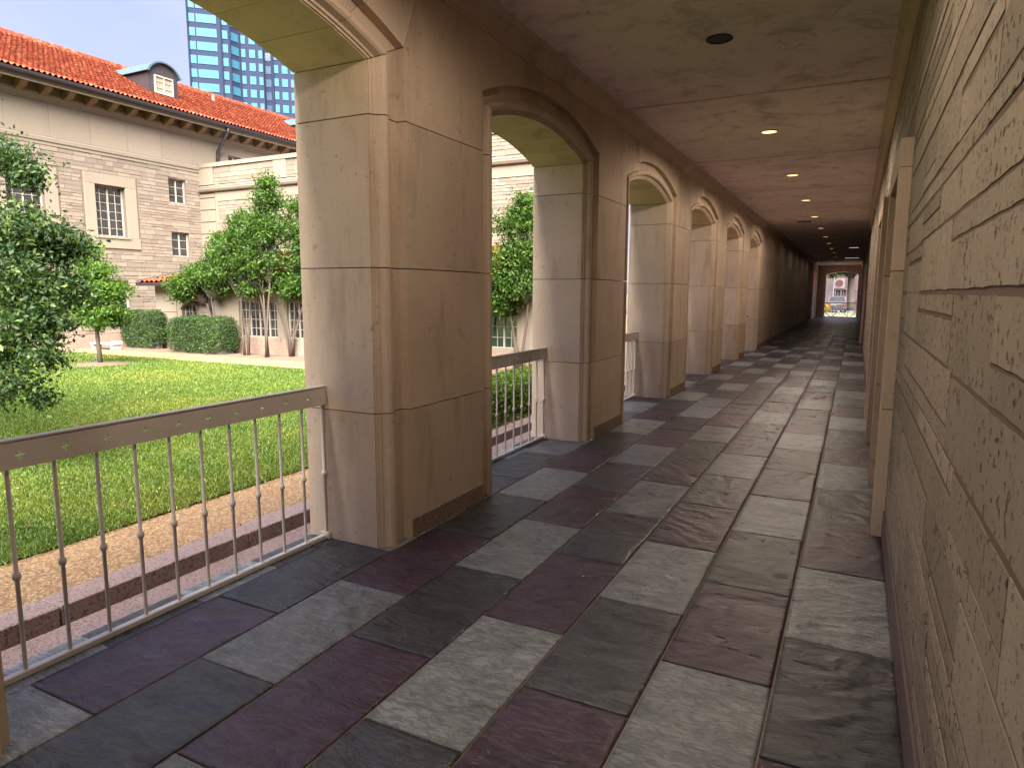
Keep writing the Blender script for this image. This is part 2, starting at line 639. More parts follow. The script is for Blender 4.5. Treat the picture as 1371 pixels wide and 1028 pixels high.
# ------------------------------------------------------------------ corridor constants
XF, XB = -2.42, -3.05           # arcade wall, inner and outer face
XW = 0.25                       # right-hand stone wall
ZC = 3.50                       # ceiling
PER, HALF = 3.34, 0.975
Y0 = 3.13 - HALF                # centre of the nearest arch in view
KS = range(-2, 6)
Y_END = 51.0
PROF = [(0.0, XB), (0.0, -2.51), (0.008, -2.51), (0.008, -2.50), (0.022, -2.496), (0.024, -2.486), (0.040, -2.482), (0.045, -2.470),
        (0.055, -2.446), (0.070, -2.435), (0.085, -2.432), (0.102, -2.437), (0.116, -2.452), (0.12, -2.478), (0.20, -2.478), (0.232, -2.478), (0.233, XF)]
TO = 0.233
ZS, ZSO, ZCEN, ZTOP = 2.83, 2.95, 0.05, 3.36
R_IN = math.hypot(HALF, ZS - ZCEN)
R_OUT = math.hypot(HALF + TO, ZSO - ZCEN)


def RT(t):
    return R_IN + (R_OUT - R_IN) * t / TO


def TH(t):
    return math.asin((HALF + t) / RT(t))


def ZM(t):
    return ZCEN + RT(t) * math.cos(TH(t))


# ------------------------------------------------------------------ ground of the courtyard
def sheet(name, x0, x1, y0, y1, z, m, kind='structure', nx=1, ny=1):
    mb = MB()
    for i in range(nx):
        for j in range(ny):
            a, b = x0 + (x1 - x0) * i / nx, x0 + (x1 - x0) * (i + 1) / nx
            c, d = y0 + (y1 - y0) * j / ny, y0 + (y1 - y0) * (j + 1) / ny
            mb.add([(a, c, z), (b, c, z), (b, d, z), (a, d, z)], [(0, 1, 2, 3)])
    o = mb.build(name, m, fix=False)
    o['kind'] = kind
    return o


sheet('ground', -900, 900, -900, 900, -0.16, M['soil'])
LAWN_Y = 10.12
sheet('lawn', -22, -4.27, -14, LAWN_Y, 0.0, M['lawn'])
sheet('gravel_path', -4.27, -3.60, -14, 24, -0.012, M['gravel'])
sheet('courtyard_path', -22, -4.27, LAWN_Y, 11.30, -0.006, M['gravel'])
sheet('planting_bed', -22, -4.27, 11.30, 12.6, -0.002, M['soil'])

# grass blades of the near lawn
rs = np.random.RandomState(3)


def make_grass():
    N = 640000
    # sample by distance so that the near lawn is densest
    d = 4.2 * np.exp(rs.rand(N) * math.log(21 / 4.2))
    ang = np.radians(rs.uniform(25, 72, N))        # left of the corridor axis
    x, y = -d * np.sin(ang), d * np.cos(ang)
    k = (x < -4.27 + 0.05 * rs.rand(N) ** 2) & (y < LAWN_Y - 0.01) & (x > -21.9)
    x, y, d = x[k], y[k], d[k]
    n = len(x)
    h = rs.uniform(0.012, 0.030, n) * (1 + 0.02 * d)
    w = rs.uniform(0.0022, 0.004, n) * (0.6 + d / 6.0)
    a = rs.rand(n) * 2 * np.pi
    lx, ly = rs.normal(0, 0.016, n), rs.normal(0, 0.016, n)
    V = np.zeros((n, 3, 3))
    V[:, 0] = np.stack([x - w * np.cos(a), y - w * np.sin(a), np.zeros(n)], 1)
    V[:, 1] = np.stack([x + w * np.cos(a), y + w * np.sin(a), np.zeros(n)], 1)
    V[:, 2] = np.stack([x + lx, y + ly, h], 1)
    V = V.reshape(-1, 3)
    F = np.arange(len(V)).reshape(-1, 3)
    o = link('grass', fast_mesh('grass', V, F, M['grass']))
    tag(o, 'mown green lawn grass of the courtyard beside the arcade', 'grass', kind='stuff')


make_grass()

# ------------------------------------------------------------------ kerb and step of the arcade
kerb = empty('granite_kerb')
kerb['kind'] = 'structure'
for i in range(-3, 16):
    ya = -0.55 + i * 1.17
    mb = MB().box(-3.60, -3.42, ya + 0.003, ya + 1.167, -0.15, 0.0)
    mb.build('kerb_stone', M['granite'], kerb, bevel=0.005)
step = empty('granite_step')
step['kind'] = 'structure'
for i in range(-3, 16):
    ya = -0.20 + i * 1.17
    MB().box(-3.417, -3.075, ya + 0.002, ya + 1.168, -0.16, -0.10).build('step_stone', M['granite'], step, bevel=0.003)

# ------------------------------------------------------------------ slate floor of the corridor
floor_ = MB().box(-3.045, 0.40, -8, Y_END + 0.6, -0.158, -0.0068).build('floor', M['grout'])
floor_['kind'] = 'structure'
ROWX = [-2.83, -2.405, -1.962, -1.518, -1.09, -0.645, -0.197, 0.25]
LEN = 0.893
TMATS = {'P': M['slate_purple'], 'C': M['slate_dark'], 'L': M['slate_light']}


def value_noise(x, y, seed):
    """smooth lattice noise, 0..1"""
    g = np.random.RandomState(seed).rand(64, 64)
    xi, yi = np.floor(x).astype(int), np.floor(y).astype(int)
    fx, fy = x - xi, y - yi
    fx, fy = fx * fx * (3 - 2 * fx), fy * fy * (3 - 2 * fy)
    a, b = g[xi % 64, yi % 64], g[(xi + 1) % 64, yi % 64]
    c, d = g[xi % 64, (yi + 1) % 64], g[(xi + 1) % 64, (yi + 1) % 64]
    return (a * (1 - fx) + b * fx) * (1 - fy) + (c * (1 - fx) + d * fx) * fy


def tile_mesh(w, l, m, seed):
    """a riven slate: the face is a cleft height field with stepped layers, the edges are slightly chipped"""
    r = np.random.RandomState(seed)
    nx, ny = 30, 60
    hw, hl = w / 2 - 0.0042, l / 2 - 0.0036
    gx, gy = np.meshgrid(np.linspace(-hw, hw, nx + 1), np.linspace(-hl, hl, ny + 1), indexing='ij')
    a = r.uniform(0, math.pi)
    # fan the cleft direction a little so that the ripples spread from one corner
    px, py = gx + r.uniform(-0.5, 0.5), gy + r.uniform(-0.6, 0.6)
    u = px * math.cos(a) + py * math.sin(a) + 0.25 * px * py
    v = -px * math.sin(a) + py * math.cos(a)
    wx = 0.35 * value_noise(u * 5 + 9, v * 5 + 9, seed + 1)
    big = value_noise(u * 3.0 + 20, v * 6.5 + 20 + wx * 3, seed + 2)
    med = value_noise(u * 5.0 + 30, v * 19 + 30 + wx * 8, seed + 3)
    fine = value_noise(u * 16 + 40, v * 46 + 40 + wx * 14, seed + 4)
    lay = (0.65 * big + 0.35 * med) * 5.0
    st = np.floor(lay)
    fr = np.clip((lay - st - 0.72) / 0.28, 0, 1)
    h = 0.0030 * (st + fr) + 0.0075 * med + 0.0036 * fine
    k = r.uniform(0.55, 1.15)
    h = (h - np.percentile(h, 35)) * k * 0.8
    h = np.clip(h, -0.0042, 0.0105)
    ex = np.minimum((hw - np.abs(gx)) / 0.02, 1) * np.minimum((hl - np.abs(gy)) / 0.02, 1)
    h = h * (0.1 + 0.9 * np.clip(ex, 0, 1)) - 0.0006 * (1 - np.clip(ex * 3, 0, 1))
    V = np.stack([gx, gy, h], -1).reshape(-1, 3)
    idx = np.arange((nx + 1) * (ny + 1)).reshape(nx + 1, ny + 1)
    F = np.stack([idx[:-1, :-1], idx[1:, :-1], idx[1:, 1:], idx[:-1, 1:]], -1).reshape(-1, 4)
    ring = np.concatenate([idx[:, 0], idx[-1, 1:], idx[-2::-1, -1], idx[0, -2:0:-1]])
    lowv = V[ring].copy()
    lowv[:, 2] = -0.03
    b = len(V) + np.arange(len(ring))
    F2 = np.stack([b, np.roll(b, -1), np.roll(ring, -1), ring], 1)
    me = fast_mesh('slate_tile', np.concatenate([V, lowv]), np.concatenate([F, F2]), m)
    sm = np.ones(len(me.polygons), dtype=bool)
    sm[len(F):] = False
    me.polygons.foreach_set('use_smooth', sm)
    return me


tcache = {}
far = {'P': MB(), 'C': MB(), 'L': MB()}
ntile = 0
for k in range(7):
    xa, xb = ROWX[k], ROWX[k + 1]
    for nn in range(-6, 60):
        ya = (1.343 if k % 2 == 0 else 0.895) + nn * LEN
        yb = ya + LEN
        if yb > Y_END - 0.3 or ya < -5.0:
            continue
        c = 'PCL'[nn % 3] if k % 2 == 0 else 'CLP'[nn % 3]
        if RNG.random() < 0.05 and ya > 8:
            c = RNG.choice('PCL')
        if -1.2 < ya < 29.0 and ntile < 285:
            key = (c, k, nn % 4)
            if key not in tcache:
                tcache[key] = tile_mesh(xb - xa, LEN, TMATS[c], 11 + k * 40 + (nn % 4) * 7 + 'PCL'.index(c) * 300)
            o = link('slate_tile', tcache[key], None, floor_, ((xa + xb) / 2, (ya + yb) / 2, RNG.uniform(-0.0005, 0.0025)))
            o.rotation_euler = (RNG.gauss(0, 0.0009), RNG.gauss(0, 0.0014), math.pi * RNG.randrange(2))
            ntile += 1
        else:
            far[c].box(xa + 0.005, xb - 0.005, ya + 0.004, yb - 0.004, -0.02, 0)
for c in 'PCL':
    o = far[c].build('far_slate_tiles', TMATS[c], floor_)
    o['kind'] = 'stuff'
# threshold strips of slate under the railings
for k in KS:
    yc = Y0 + PER * k
    for j, c in enumerate('LCLC'):
        a = yc - HALF + 0.004 + j * (2 * HALF - 0.008) / 4
        b = a + (2 * HALF - 0.008) / 4
        MB().box(-3.043, -2.834, a + 0.002, b - 0.002, -0.02, -0.002).build('threshold_tile', TMATS[c], floor_)

# ------------------------------------------------------------------ arcade wall: piers of four courses, voussoirs, plinths, crown moulding
arcade = thing('arcade_wall', 'long limestone arcade wall of square piers and low segmental arches along the corridor', 'wall')


def ring_pier(yj, yn):
    a = [(x, yj + t) for t, x in PROF]
    b = [(x, yn - t) for t, x in reversed(PROF)]
    return a + b


COURSES = [0.0, 0.832, 1.692, 2.542]
JG = 0.0032


def pier(yj, yn, near_cut=None):
    ring = ring_pier(yj, yn)
    MB().box(XB + 0.006, -2.518, yj + 0.006, yn - 0.006, 0.0, 3.34).build('pier_core', M['core'], arcade)
    for c in range(3):
        z0, z1 = COURSES[c] + (JG if c else 0), COURSES[c + 1] - JG
        MB().prism(ring, z0, z1, 'z').build('stone_block', M['limestone'], arcade, bevel=0.0)
    # springing block: every moulding member runs up to its own mitre
    n = len(ring)
    tops = [ZM(t) for t, x in PROF]
    tops = tops + tops[::-1]
    z0 = COURSES[3] + JG
    v = [(x, y, z0) for x, y in ring] + [(x, y, z - JG) for (x, y), z in zip(ring, tops)]
    f = [(i, (i + 1) % n, n + (i + 1) % n, n + i) for i in range(n)]
    mb = MB().add(v, f + [tuple(range(n - 1, -1, -1))])
    # cap between the two radial joints
    ya, yb = yj + TO, yn - TO
    tt = math.tan(TH(TO))
    ka = (ZTOP - ZSO) * tt
    poly = [(ya + 0.002, ZSO - 0.004), (yb - 0.002, ZSO - 0.004), (yb - ka - 0.002, ZTOP), (ya + ka + 0.002, ZTOP)]
    mb.prism(poly, XB, XF, 'x')
    mb.build('stone_block', M['limestone'], arcade)
    MB().box(XF - 0.02, XF + 0.006, ya + 0.012, yb - 0.012, 0.0, 0.128).build('plinth_stone', M['plinth'], arcade, bevel=0.004)


def voussoirs(yc, nv=7):
    rows = 4
    for i in range(nv):
        s0, s1 = -1 + 2 * i / nv + 0.0016, -1 + 2 * (i + 1) / nv - 0.0016
        V, F = [], []
        for q in range(rows + 1):
            s = s0 + (s1 - s0) * q / rows
            for t, x in PROF:
                th = s * TH(t)
                V.append((x, yc + RT(t) * math.sin(th), ZCEN + RT(t) * math.cos(th)))
            th = s * TH(TO)
            ytop = yc + (ZTOP - ZCEN) * math.tan(th)
            V.append((XF, ytop, ZTOP))
            V.append((XB, ytop, ZTOP))
        n = len(PROF) + 2
        for q in range(rows):
            for j in range(n):
                F.append((q * n + j, q * n + (j + 1) % n, (q + 1) * n + (j + 1) % n, (q + 1) * n + j))
        F.append(tuple(range(n - 1, -1, -1)))
        F.append(tuple(rows * n + j for j in range(n)))
        MB().add(V, F).build('voussoir', M['limestone'], arcade)
    # mortar behind the joints
    mb = MB()
    ring = []
    for s in [-1 + 2 * q / 14 for q in range(15)]:
        th = s * TH(0)
        ring.append((yc + (R_IN + 0.006) * math.sin(th), ZCEN + (R_IN + 0.006) * math.cos(th)))
    ring += [(yc + HALF + 0.3, 3.34), (yc - HALF - 0.3, 3.34)]
    mb.prism(ring, XB + 0.008, -2.518, 'x')
    mb.build('arch_core', M['core'], arcade)


for k in KS:
    yc = Y0 + PER * k
    voussoirs(yc)
    if k < 5:
        pier(yc + HALF, yc + PER - HALF - (0.065 if k == -1 else 0.0))
pier(Y0 - 2 * PER - HALF - 1.4, Y0 - 2 * PER - HALF)
# solid wall beyond the last arch: the far pier runs on as plain blocks
YL = Y0 + 5 * PER + HALF
ring = [(x, YL + t) for t, x in PROF] + [(XF, YL + 1.0), (XB, YL + 1.0)]
for c in range(3):
    MB().prism(ring, COURSES[c] + JG, COURSES[c + 1] - JG, 'z').build('stone_block', M['limestone'], arcade)
tops = [ZM(t) for t, x in PROF] + [ZSO, ZSO]
n = len(ring)
MB().add([(x, y, COURSES[3] + JG) for x, y in ring] + [(x, y, z) for (x, y), z in zip(ring, tops)],
         [(i, (i + 1) % n, n + (i + 1) % n, n + i) for i in range(n)] + [tuple(range(n - 1, -1, -1))]).build('stone_block', M['limestone'], arcade)
ka = (ZTOP - ZSO) * math.tan(TH(TO))
MB().prism([(YL + TO + 0.002, ZSO - 0.003), (YL + 1.0, ZSO - 0.003), (YL + 1.0, ZTOP), (YL + TO + ka + 0.002, ZTOP)], XB, XF, 'x').build('stone_block', M['limestone'], arcade)
ys = YL + 1.003
nb = 0
while ys < 45.4:
    ye = min(ys + 1.6, 45.6)
    for c in range(4):
        z0 = COURSES[c] + JG
        z1 = COURSES[c + 1] - JG if c < 3 else 3.36
        MB().box(XB, XF, ys + JG, ye - JG, z0, z1).build('stone_block', M['limestone'], arcade)
    ys = ye
MB().box(XF - 0.02, XF + 0.007, YL + TO + 0.012, 45.58, 0, 0.128).build('plinth_stone', M['plinth'], arcade)

CROWN_L = [(-2.44, 3.345), (-2.408, 3.345), (-2.404, 3.365), (-2.392, 3.372), (-2.388, 3.392), (-2.372, 3.425), (-2.345, 3.447), (-2.335, 3.452),
           (-2.335, 3.468), (-2.318, 3.476), (-2.305, 3.49), (-2.305, 3.54), (-2.44, 3.54)]
ys = -7.5
while ys < 45.5:
    ye = min(ys + 1.113, 45.6) if ys < 21 else 45.6
    MB().prism(CROWN_L, ys + 0.0015, ye - 0.0015, 'y').build('crown_moulding', M['limestone'], arcade)
    ys = ye

# ------------------------------------------------------------------ ceiling
ceil_ = MB().box(-3.05, 0.72, -8, Y_END + 0.35, 3.545, 3.95).build('ceiling', M['core'])
ceil_['kind'] = 'structure'
ys = 7.25 - 5 * PER
while ys < Y_END:
    ye = min(ys + PER, Y_END + 0.3)
    if ye > -8:
        MB().box(-2.43, 0.29, max(ys, -7.9) + 0.024, ye - 0.024, ZC, 3.56).build('ceiling_panel', M['ceiling'], ceil_)
    ys = ye

# ------------------------------------------------------------------ stone wall on the right: random ashlar with wide bed joints
rwall = thing('stone_wall', 'rough pitted stone wall with wide dark bed joints along the right side of the corridor', 'wall')
DOORS = [(4.78, 6.27, 2.48), (7.86, 9.55, 2.52), (24.0, 25.6, 2.5)]
mb = MB()
segs = [(-8.0, DOORS[0][0] + 0.08)]
for i, d in enumerate(DOORS):
    nxt = DOORS[i + 1][0] + 0.08 if i + 1 < len(DOORS) else Y_END
    mb.box(XW + 0.0025, 0.70, d[0] + 0.08, d[1] - 0.08, d[2] - 0.08, 3.52)
    segs.append((d[1] - 0.08, nxt))
for a, b in segs:
    mb.box(XW + 0.0025, 0.70, a, b, 0, 3.52)
mb.build('mortar_bed', M['mortar'], rwall)
stone_cache = []


def rough_stone(y0, y1, z0, z1, far_stones=None):
    """one sawn stone face, nearly flush with the mortar, its edges slightly ragged"""
    r = RNG
    j = lambda: r.uniform(-0.0022, 0.0022)
    fx = XW + r.uniform(-0.0012, 0.0010)
    ny = max(3, int((y1 - y0) / 0.07))
    ring = [(y0 + (y1 - y0) * i / ny, z1 + j()) for i in range(ny + 1)] + [(y1 - (y1 - y0) * i / ny, z0 + j()) for i in range(ny + 1)]
    n = len(ring)
    v = [(XW + 0.03, y, z) for y, z in ring] + [(fx, y, z) for y, z in ring]
    f = [(i, (i + 1) % n, n + (i + 1) % n, n + i) for i in range(n)] + [tuple(range(n, 2 * n))]
    if far_stones is not None:
        far_stones.add(v, f)
        return None
    return MB().add(v, f).build('stone', M['rubble'], rwall)


U = 0.0752
far_st = MB()
nst = 0
z = 0.205
while z < 3.34:
    hgt = U * 3
    z1 = min(z + hgt, 3.345)
    if 3.345 - z1 < U:
        z1 = 3.345
    y = 0.2 - RNG.uniform(0, 0.8)
    while y < 20:
        L = RNG.uniform(0.5, 1.35)
        ye = y + L
        pat = RNG.choice([[(0, 1)], [(0, 1 / 3), (1 / 3, 1)], [(0, 2 / 3), (2 / 3, 1)], [(0, 2 / 3), (2 / 3, 1)], [(0, 1 / 3), (1 / 3, 2 / 3), (2 / 3, 1)]])
        a, b = y, ye
        for d in DOORS:
            if z < d[2] + 0.02:
                if d[0] <= a < d[1]:
                    a = d[1]
                if d[0] < b <= d[1]:
                    b = d[0]
                if a < d[0] and b > d[1]:
                    b = d[0]
        if b - a > 0.05:
            for p0, p1 in pat:
                q0, q1 = z + (z1 - z) * p0 + RNG.choice((0.002, 0.009, 0.012)), z + (z1 - z) * p1 - RNG.choice((0.002, 0.010, 0.013))
                vis = a < 7.8 and b > 1.0 and nst < 298
                rough_stone(a + 0.0025, b - 0.0025, q0, q1, None if vis else far_st)
                nst += vis
        y = ye
    z = z1
far_st.build('far_stones', M['rubble'], rwall)['kind'] = 'stuff'
# skirting and crown of the right wall
edges = [(-7.9, DOORS[0][0] - 0.002), (DOORS[0][1] + 0.002, DOORS[1][0] - 0.002), (DOORS[1][1] + 0.002, DOORS[2][0] - 0.002), (DOORS[2][1] + 0.002, Y_END)]
for a, b in edges:
    MB().box(XW - 0.008, XW + 0.03, a, b, 0.0, 0.175).build('skirting', M['skirt'], rwall)
CROWN_R = [(0.27, 3.345), (0.235, 3.345), (0.23, 3.37), (0.215, 3.38), (0.21, 3.40), (0.19, 3.44), (0.165, 3.455), (0.165, 3.475), (0.145, 3.485), (0.145, 3.54), (0.27, 3.54)]
MB().prism(CROWN_R[::-1], -7.9, Y_END, 'y').build('crown_moulding', M['limestone'], rwall)
# doorways: stone jambs in blocks, lintel, recessed door leaf
for di, (a, b, zt) in enumerate(DOORS):
    w = 0.17
    for (ja, jb) in ((a, a + w), (b - w, b)):
        for (z0, z1) in ((0.0, 0.83), (0.834, 1.69), (1.694, zt - w - 0.002)):
            MB().box(0.184, 0.695, ja, jb, z0, z1).build('door_jamb', M['limestone'], rwall, bevel=0.004)
    MB().box(0.184, 0.695, a, b, zt - w, zt).build('door_lintel', M['limestone'], rwall, bevel=0.004)
    dl = MB().box(0.56, 0.60, a + w + 0.004, b - w - 0.004, 0.005, zt - w - 0.004).build('door', M['door'], rwall)
    for q in range(2):
        yy0 = a + w + 0.12 + q * (b - a - 2 * w - 0.12) / 2
        yy1 = yy0 + (b - a - 2 * w - 0.36) / 2
        for z0, z1 in ((0.25, 1.0), (1.15, zt - w - 0.2)):
            MB().box(0.545, 0.562, yy0, yy1, z0, z1).build('door_panel', M['door'], dl, bevel=0.008)
    MB().tube([(0.545, a + w + 0.10, 1.02), (0.50, a + w + 0.10, 1.02), (0.50, a + w + 0.22, 1.02)], 0.012).build('door_handle', M['steel'], dl)

# end wall of the corridor with its own arch
endw = thing('end_wall', 'limestone end wall with an arched opening at the far end of the corridor', 'wall')
ecx, eh = -0.92, 0.98


def arch_ring(cx, half, zs, rise, n=14):
    R = (half * half + rise * rise) / (2 * rise)
    zc = zs + rise - R
    th = math.asin(half / R)
    return [(cx + R * math.sin(-th + 2 * th * i / n), zc + R * math.cos(-th + 2 * th * i / n)) for i in range(n + 1)]


def arch_panel(mb, x0, x1, ztop, cx, half, zs, rise, ya, yb):
    """wall strip between y=ya and y=yb with an arched opening in x"""
    mb.box(x0, cx - half, ya, yb, 0, ztop)
    mb.box(cx + half, x1, ya, yb, 0, ztop)
    ar = arch_ring(cx, half, zs, rise)
    mb.prism([(p[0], p[1]) for p in ar] + [(cx + half, ztop), (cx - half, ztop)], ya, yb, 'y')


mb = MB()
arch_panel(mb, -2.42, 0.25, 3.5, ecx, eh, 2.85, 0.2, Y_END, Y_END + 0.55)
mb.build('wall_panel', M['limestone'], endw)
mo = MB()
o1, o2 = arch_ring(ecx, eh + 0.16, 2.93, 0.24), arch_ring(ecx, eh + 0.02, 2.85, 0.21)
for i in range(len(o1) - 1):
    mo.add([(o1[i][0], Y_END - 0.04, o1[i][1]), (o1[i + 1][0], Y_END - 0.04, o1[i + 1][1]), (o2[i + 1][0], Y_END - 0.04, o2[i + 1][1]), (o2[i][0], Y_END - 0.04, o2[i][1]),
            (o1[i][0], Y_END, o1[i][1]), (o1[i + 1][0], Y_END, o1[i + 1][1]), (o2[i + 1][0], Y_END, o2[i + 1][1]), (o2[i][0], Y_END, o2[i][1])],
           [(0, 1, 2, 3), (0, 4, 5, 1), (3, 2, 6, 7)])
for s in (-1, 1):
    mo.box(ecx + s * (eh + 0.02), ecx + s * (eh + 0.16), Y_END - 0.04, Y_END, 0, 2.9)
mo.build('arch_moulding', M['limestone'], endw)
mb = MB()
for a, b in ((45.6, 46.05), (48.4, 48.9), (50.3, Y_END + 0.55)):
    mb.box(-3.05, -2.42, a, b, 0, 3.5)
mb.box(-3.05, -2.42, 46.05, 48.4, 2.95, 3.5)
mb.box(-3.05, -2.42, 48.9, 50.3, 2.95, 3.5)
mb.build('side_pier', M['limestone'], endw)
# unseen wall added behind the camera to keep daylight from entering there
MB().box(-3.05, 0.7, -8.3, -8.0, 0, 3.95).build('rear_light_block', M['limestone'])['kind'] = 'structure'

# ------------------------------------------------------------------ iron railings in the arches
def cross_panel(y0, y1, xs, crosses):
    """a plate between y0 and y1 with small cross-shaped holes right through it; xs = front and back x"""
    z0, z1, zc = 0.862, 0.972, 0.912
    al, aw = 0.0195, 0.0046
    ys = [y0]
    for c in crosses:
        ys += [c - al, c - aw, c + aw, c + al]
    ys.append(y1)
    zs = [z0, zc - al, zc - aw, zc + aw, zc + al, z1]
    ny, nz = len(ys) - 1, len(zs) - 1

    def hole(i, j):
        if not crosses or i == 0 or i == ny - 1:
            return False
        q = (i - 1) % 4
        if q == 1:
            return 1 <= j <= 3
        return q in (0, 2) and j == 2
    mb = MB()
    for i in range(ny):
        for j in range(nz):
            if hole(i, j):
                continue
            a, b, c, d = ys[i], ys[i + 1], zs[j], zs[j + 1]
            mb.add([(xs[0], a, c), (xs[0], b, c), (xs[0], b, d), (xs[0], a, d)], [(0, 1, 2, 3)])
            mb.add([(xs[1], a, c), (xs[1], a, d), (xs[1], b, d), (xs[1], b, c)], [(0, 1, 2, 3)])
            for (di, dj, p, q) in ((-1, 0, (a, c), (a, d)), (1, 0, (b, d), (b, c)), (0, -1, (b, c), (a, c)), (0, 1, (a, d), (b, d))):
                ii, jj = i + di, j + dj
                if ii < 0 or jj < 0 or ii >= ny or jj >= nz or hole(ii, jj):
                    mb.add([(xs[0], *p), (xs[0], *q), (xs[1], *q), (xs[1], *p)], [(0, 1, 2, 3)])
    return mb


RAIL_LABELS = {0: 'taupe iron railing in the nearest arch, beside the lawn', 1: 'taupe iron railing in the second arch, in front of the bright green hedge',
               2: 'taupe iron railing in the third arch of the arcade', 3: 'taupe iron railing in the fourth arch of the arcade',
               4: 'taupe iron railing in the fifth arch of the arcade', -1: 'taupe iron railing in the arch behind the camera'}
for k in range(0, 5):
    yc = Y0 + PER * k
    ya, yb = yc - HALF, yc + HALF
    t = thing('iron_railing', RAIL_LABELS[k], 'railing', 'railings between the arcade piers')
    bal = [yb - 0.013 - 0.1745 * i for i in range(11)]
    cr = sorted([y + 0.043 for y in bal])
    pend = yb + 0.0
    cross_panel(ya + 0.03, yb + 0.11 - 0.11, (-2.882, -2.902), [c for c in cr if ya + 0.08 < c < yb - 0.03]).build('top_panel', M['rail'], t, fix=False)
    MB().box(-2.912, -2.876, ya + 0.02, yb - 0.001, 0.972, 0.981).build('rail_cap', M['rail_cap'], t, bevel=0.002)
    MB().box(-2.935, -2.907, ya + 0.02, yb - 0.001, 0.958, 0.974).build('handrail', M['rail_cap'], t, bevel=0.003)
    MB().box(-2.925, -2.890, ya + 0.03, yb - 0.03, 0.004, 0.030).build('bottom_rail', M['rail_cap'], t, bevel=0.003)
    for yy in (ya + 0.012, yb - 0.012):
        MB().box(-2.945, -2.875, yy - 0.009, yy + 0.009, 0.0, 0.045).build('foot_bracket', M['rail'], t, bevel=0.003)
    prof = [(0.0085, 0.03), (0.0085, 0.405), (0.011, 0.408), (0.0155, 0.416), (0.0165, 0.424), (0.0155, 0.432), (0.011, 0.44), (0.0085, 0.443), (0.0085, 0.865)]
    bm_ = MB().lathe(prof, (0, 0, 0), 10).mesh('baluster', M['rail'], smooth=True)
    for y in bal:
        link('baluster', bm_, None, t, (-2.908, y, 0))

# ------------------------------------------------------------------ recessed ceiling lights
M['lamp_lit'] = mat_emit('warm_lamp_glass', (1.0, 0.62, 0.26), 0.16)
M['lamp_dim'] = mat_emit('dim_lamp_glass', (1.0, 0.55, 0.20), 0.09)
M['lamp_trim'] = mat_plain('lamp_trim_paint', (0.22, 0.17, 0.14), 0.5, bump=0)
M['lamp_hole'] = mat_plain('black_lamp_can', (0.012, 0.01, 0.01), 0.6, bump=0)
LAB = ['unlit recessed ceiling light, a black round hole nearest the camera'] + \
      ['lit recessed ceiling light, %s beyond the unlit one' % w for w in ('first', 'second', 'third', 'fourth', 'fifth', 'sixth', 'seventh', 'eighth', 'ninth', 'tenth')]
for i in range(-2, 11):
    y = 5.61 + 3.355 * i
    lit = i != 0
    lab = LAB[i] if i >= 0 else 'lit recessed ceiling light behind the camera, %s from the unlit one' % ('first' if i == -1 else 'second')
    t = thing('ceiling_light', lab, 'ceiling light', 'recessed lights down the middle of the ceiling', (-1.07, y, ZC))
    tr = MB().lathe([(0.100, -0.001), (0.104, -0.006), (0.098, -0.010), (0.090, -0.008), (0.088, -0.002)], (0, 0, 0), 24)
    tr.build('trim_ring', M['lamp_trim'] if i else M['lamp_hole'], t, smooth=True, fix=False)
    zz = -0.0035
    ring = [(0.089 * math.cos(2 * math.pi * q / 24), 0.089 * math.sin(2 * math.pi * q / 24), zz) for q in range(24)]
    MB().add(ring, [tuple(range(23, -1, -1))]).build('lamp_glass' if lit else 'lamp_can', (M['lamp_lit'] if i < 5 else M['lamp_dim']) if lit else M['lamp_hole'], t, fix=False)
    if lit:
        li = bpy.data.lights.new('lamp', 'SPOT')
        li.energy = LAMP_W if i < 5 else LAMP_W * 0.07
        li.color = LAMP_COL
        li.spot_size = math.radians(172)
        li.spot_blend = 0.35
        li.shadow_soft_size = 0.10
        lo = bpy.data.objects.new('lamp', li)
        COL.objects.link(lo)
        lo.parent = t
        lo.location = (0, 0, -0.012)
# slot vent and two strip lights far down the ceiling
t = thing('ceiling_vent', 'dark slotted vent let into the ceiling beside the fifth light', 'vent', loc=(-1.38, 20.15, ZC))
MB().box(-0.17, 0.17, -0.16, 0.16, -0.008, -0.001).build('vent_frame', M['lamp_hole'], t)
for q in range(5):
    MB().box(-0.15, 0.15, -0.13 + q * 0.06, -0.105 + q * 0.06, -0.014, -0.0085).build('slat', M['lamp_trim'], t)
M['tube'] = mat_emit('strip_lamp', (0.8, 0.72, 0.62), 0.06)
for x, y, w, l in ((-0.22, 31.4, 0.38, 'short pale strip light at the right of the far dark ceiling'), (-0.33, 40.2, 0.66, 'long pale strip light near the far end of the ceiling')):
    t = thing('strip_light', l, 'ceiling light', loc=(x, y, ZC))
    MB().box(-w / 2, w / 2, -0.10, 0.10, -0.05, -0.001).build('housing', M['lamp_trim'], t)
    MB().box(-w / 2 + 0.02, w / 2 - 0.02, -0.085, 0.085, -0.056, -0.051).build('tube', M['tube'], t)


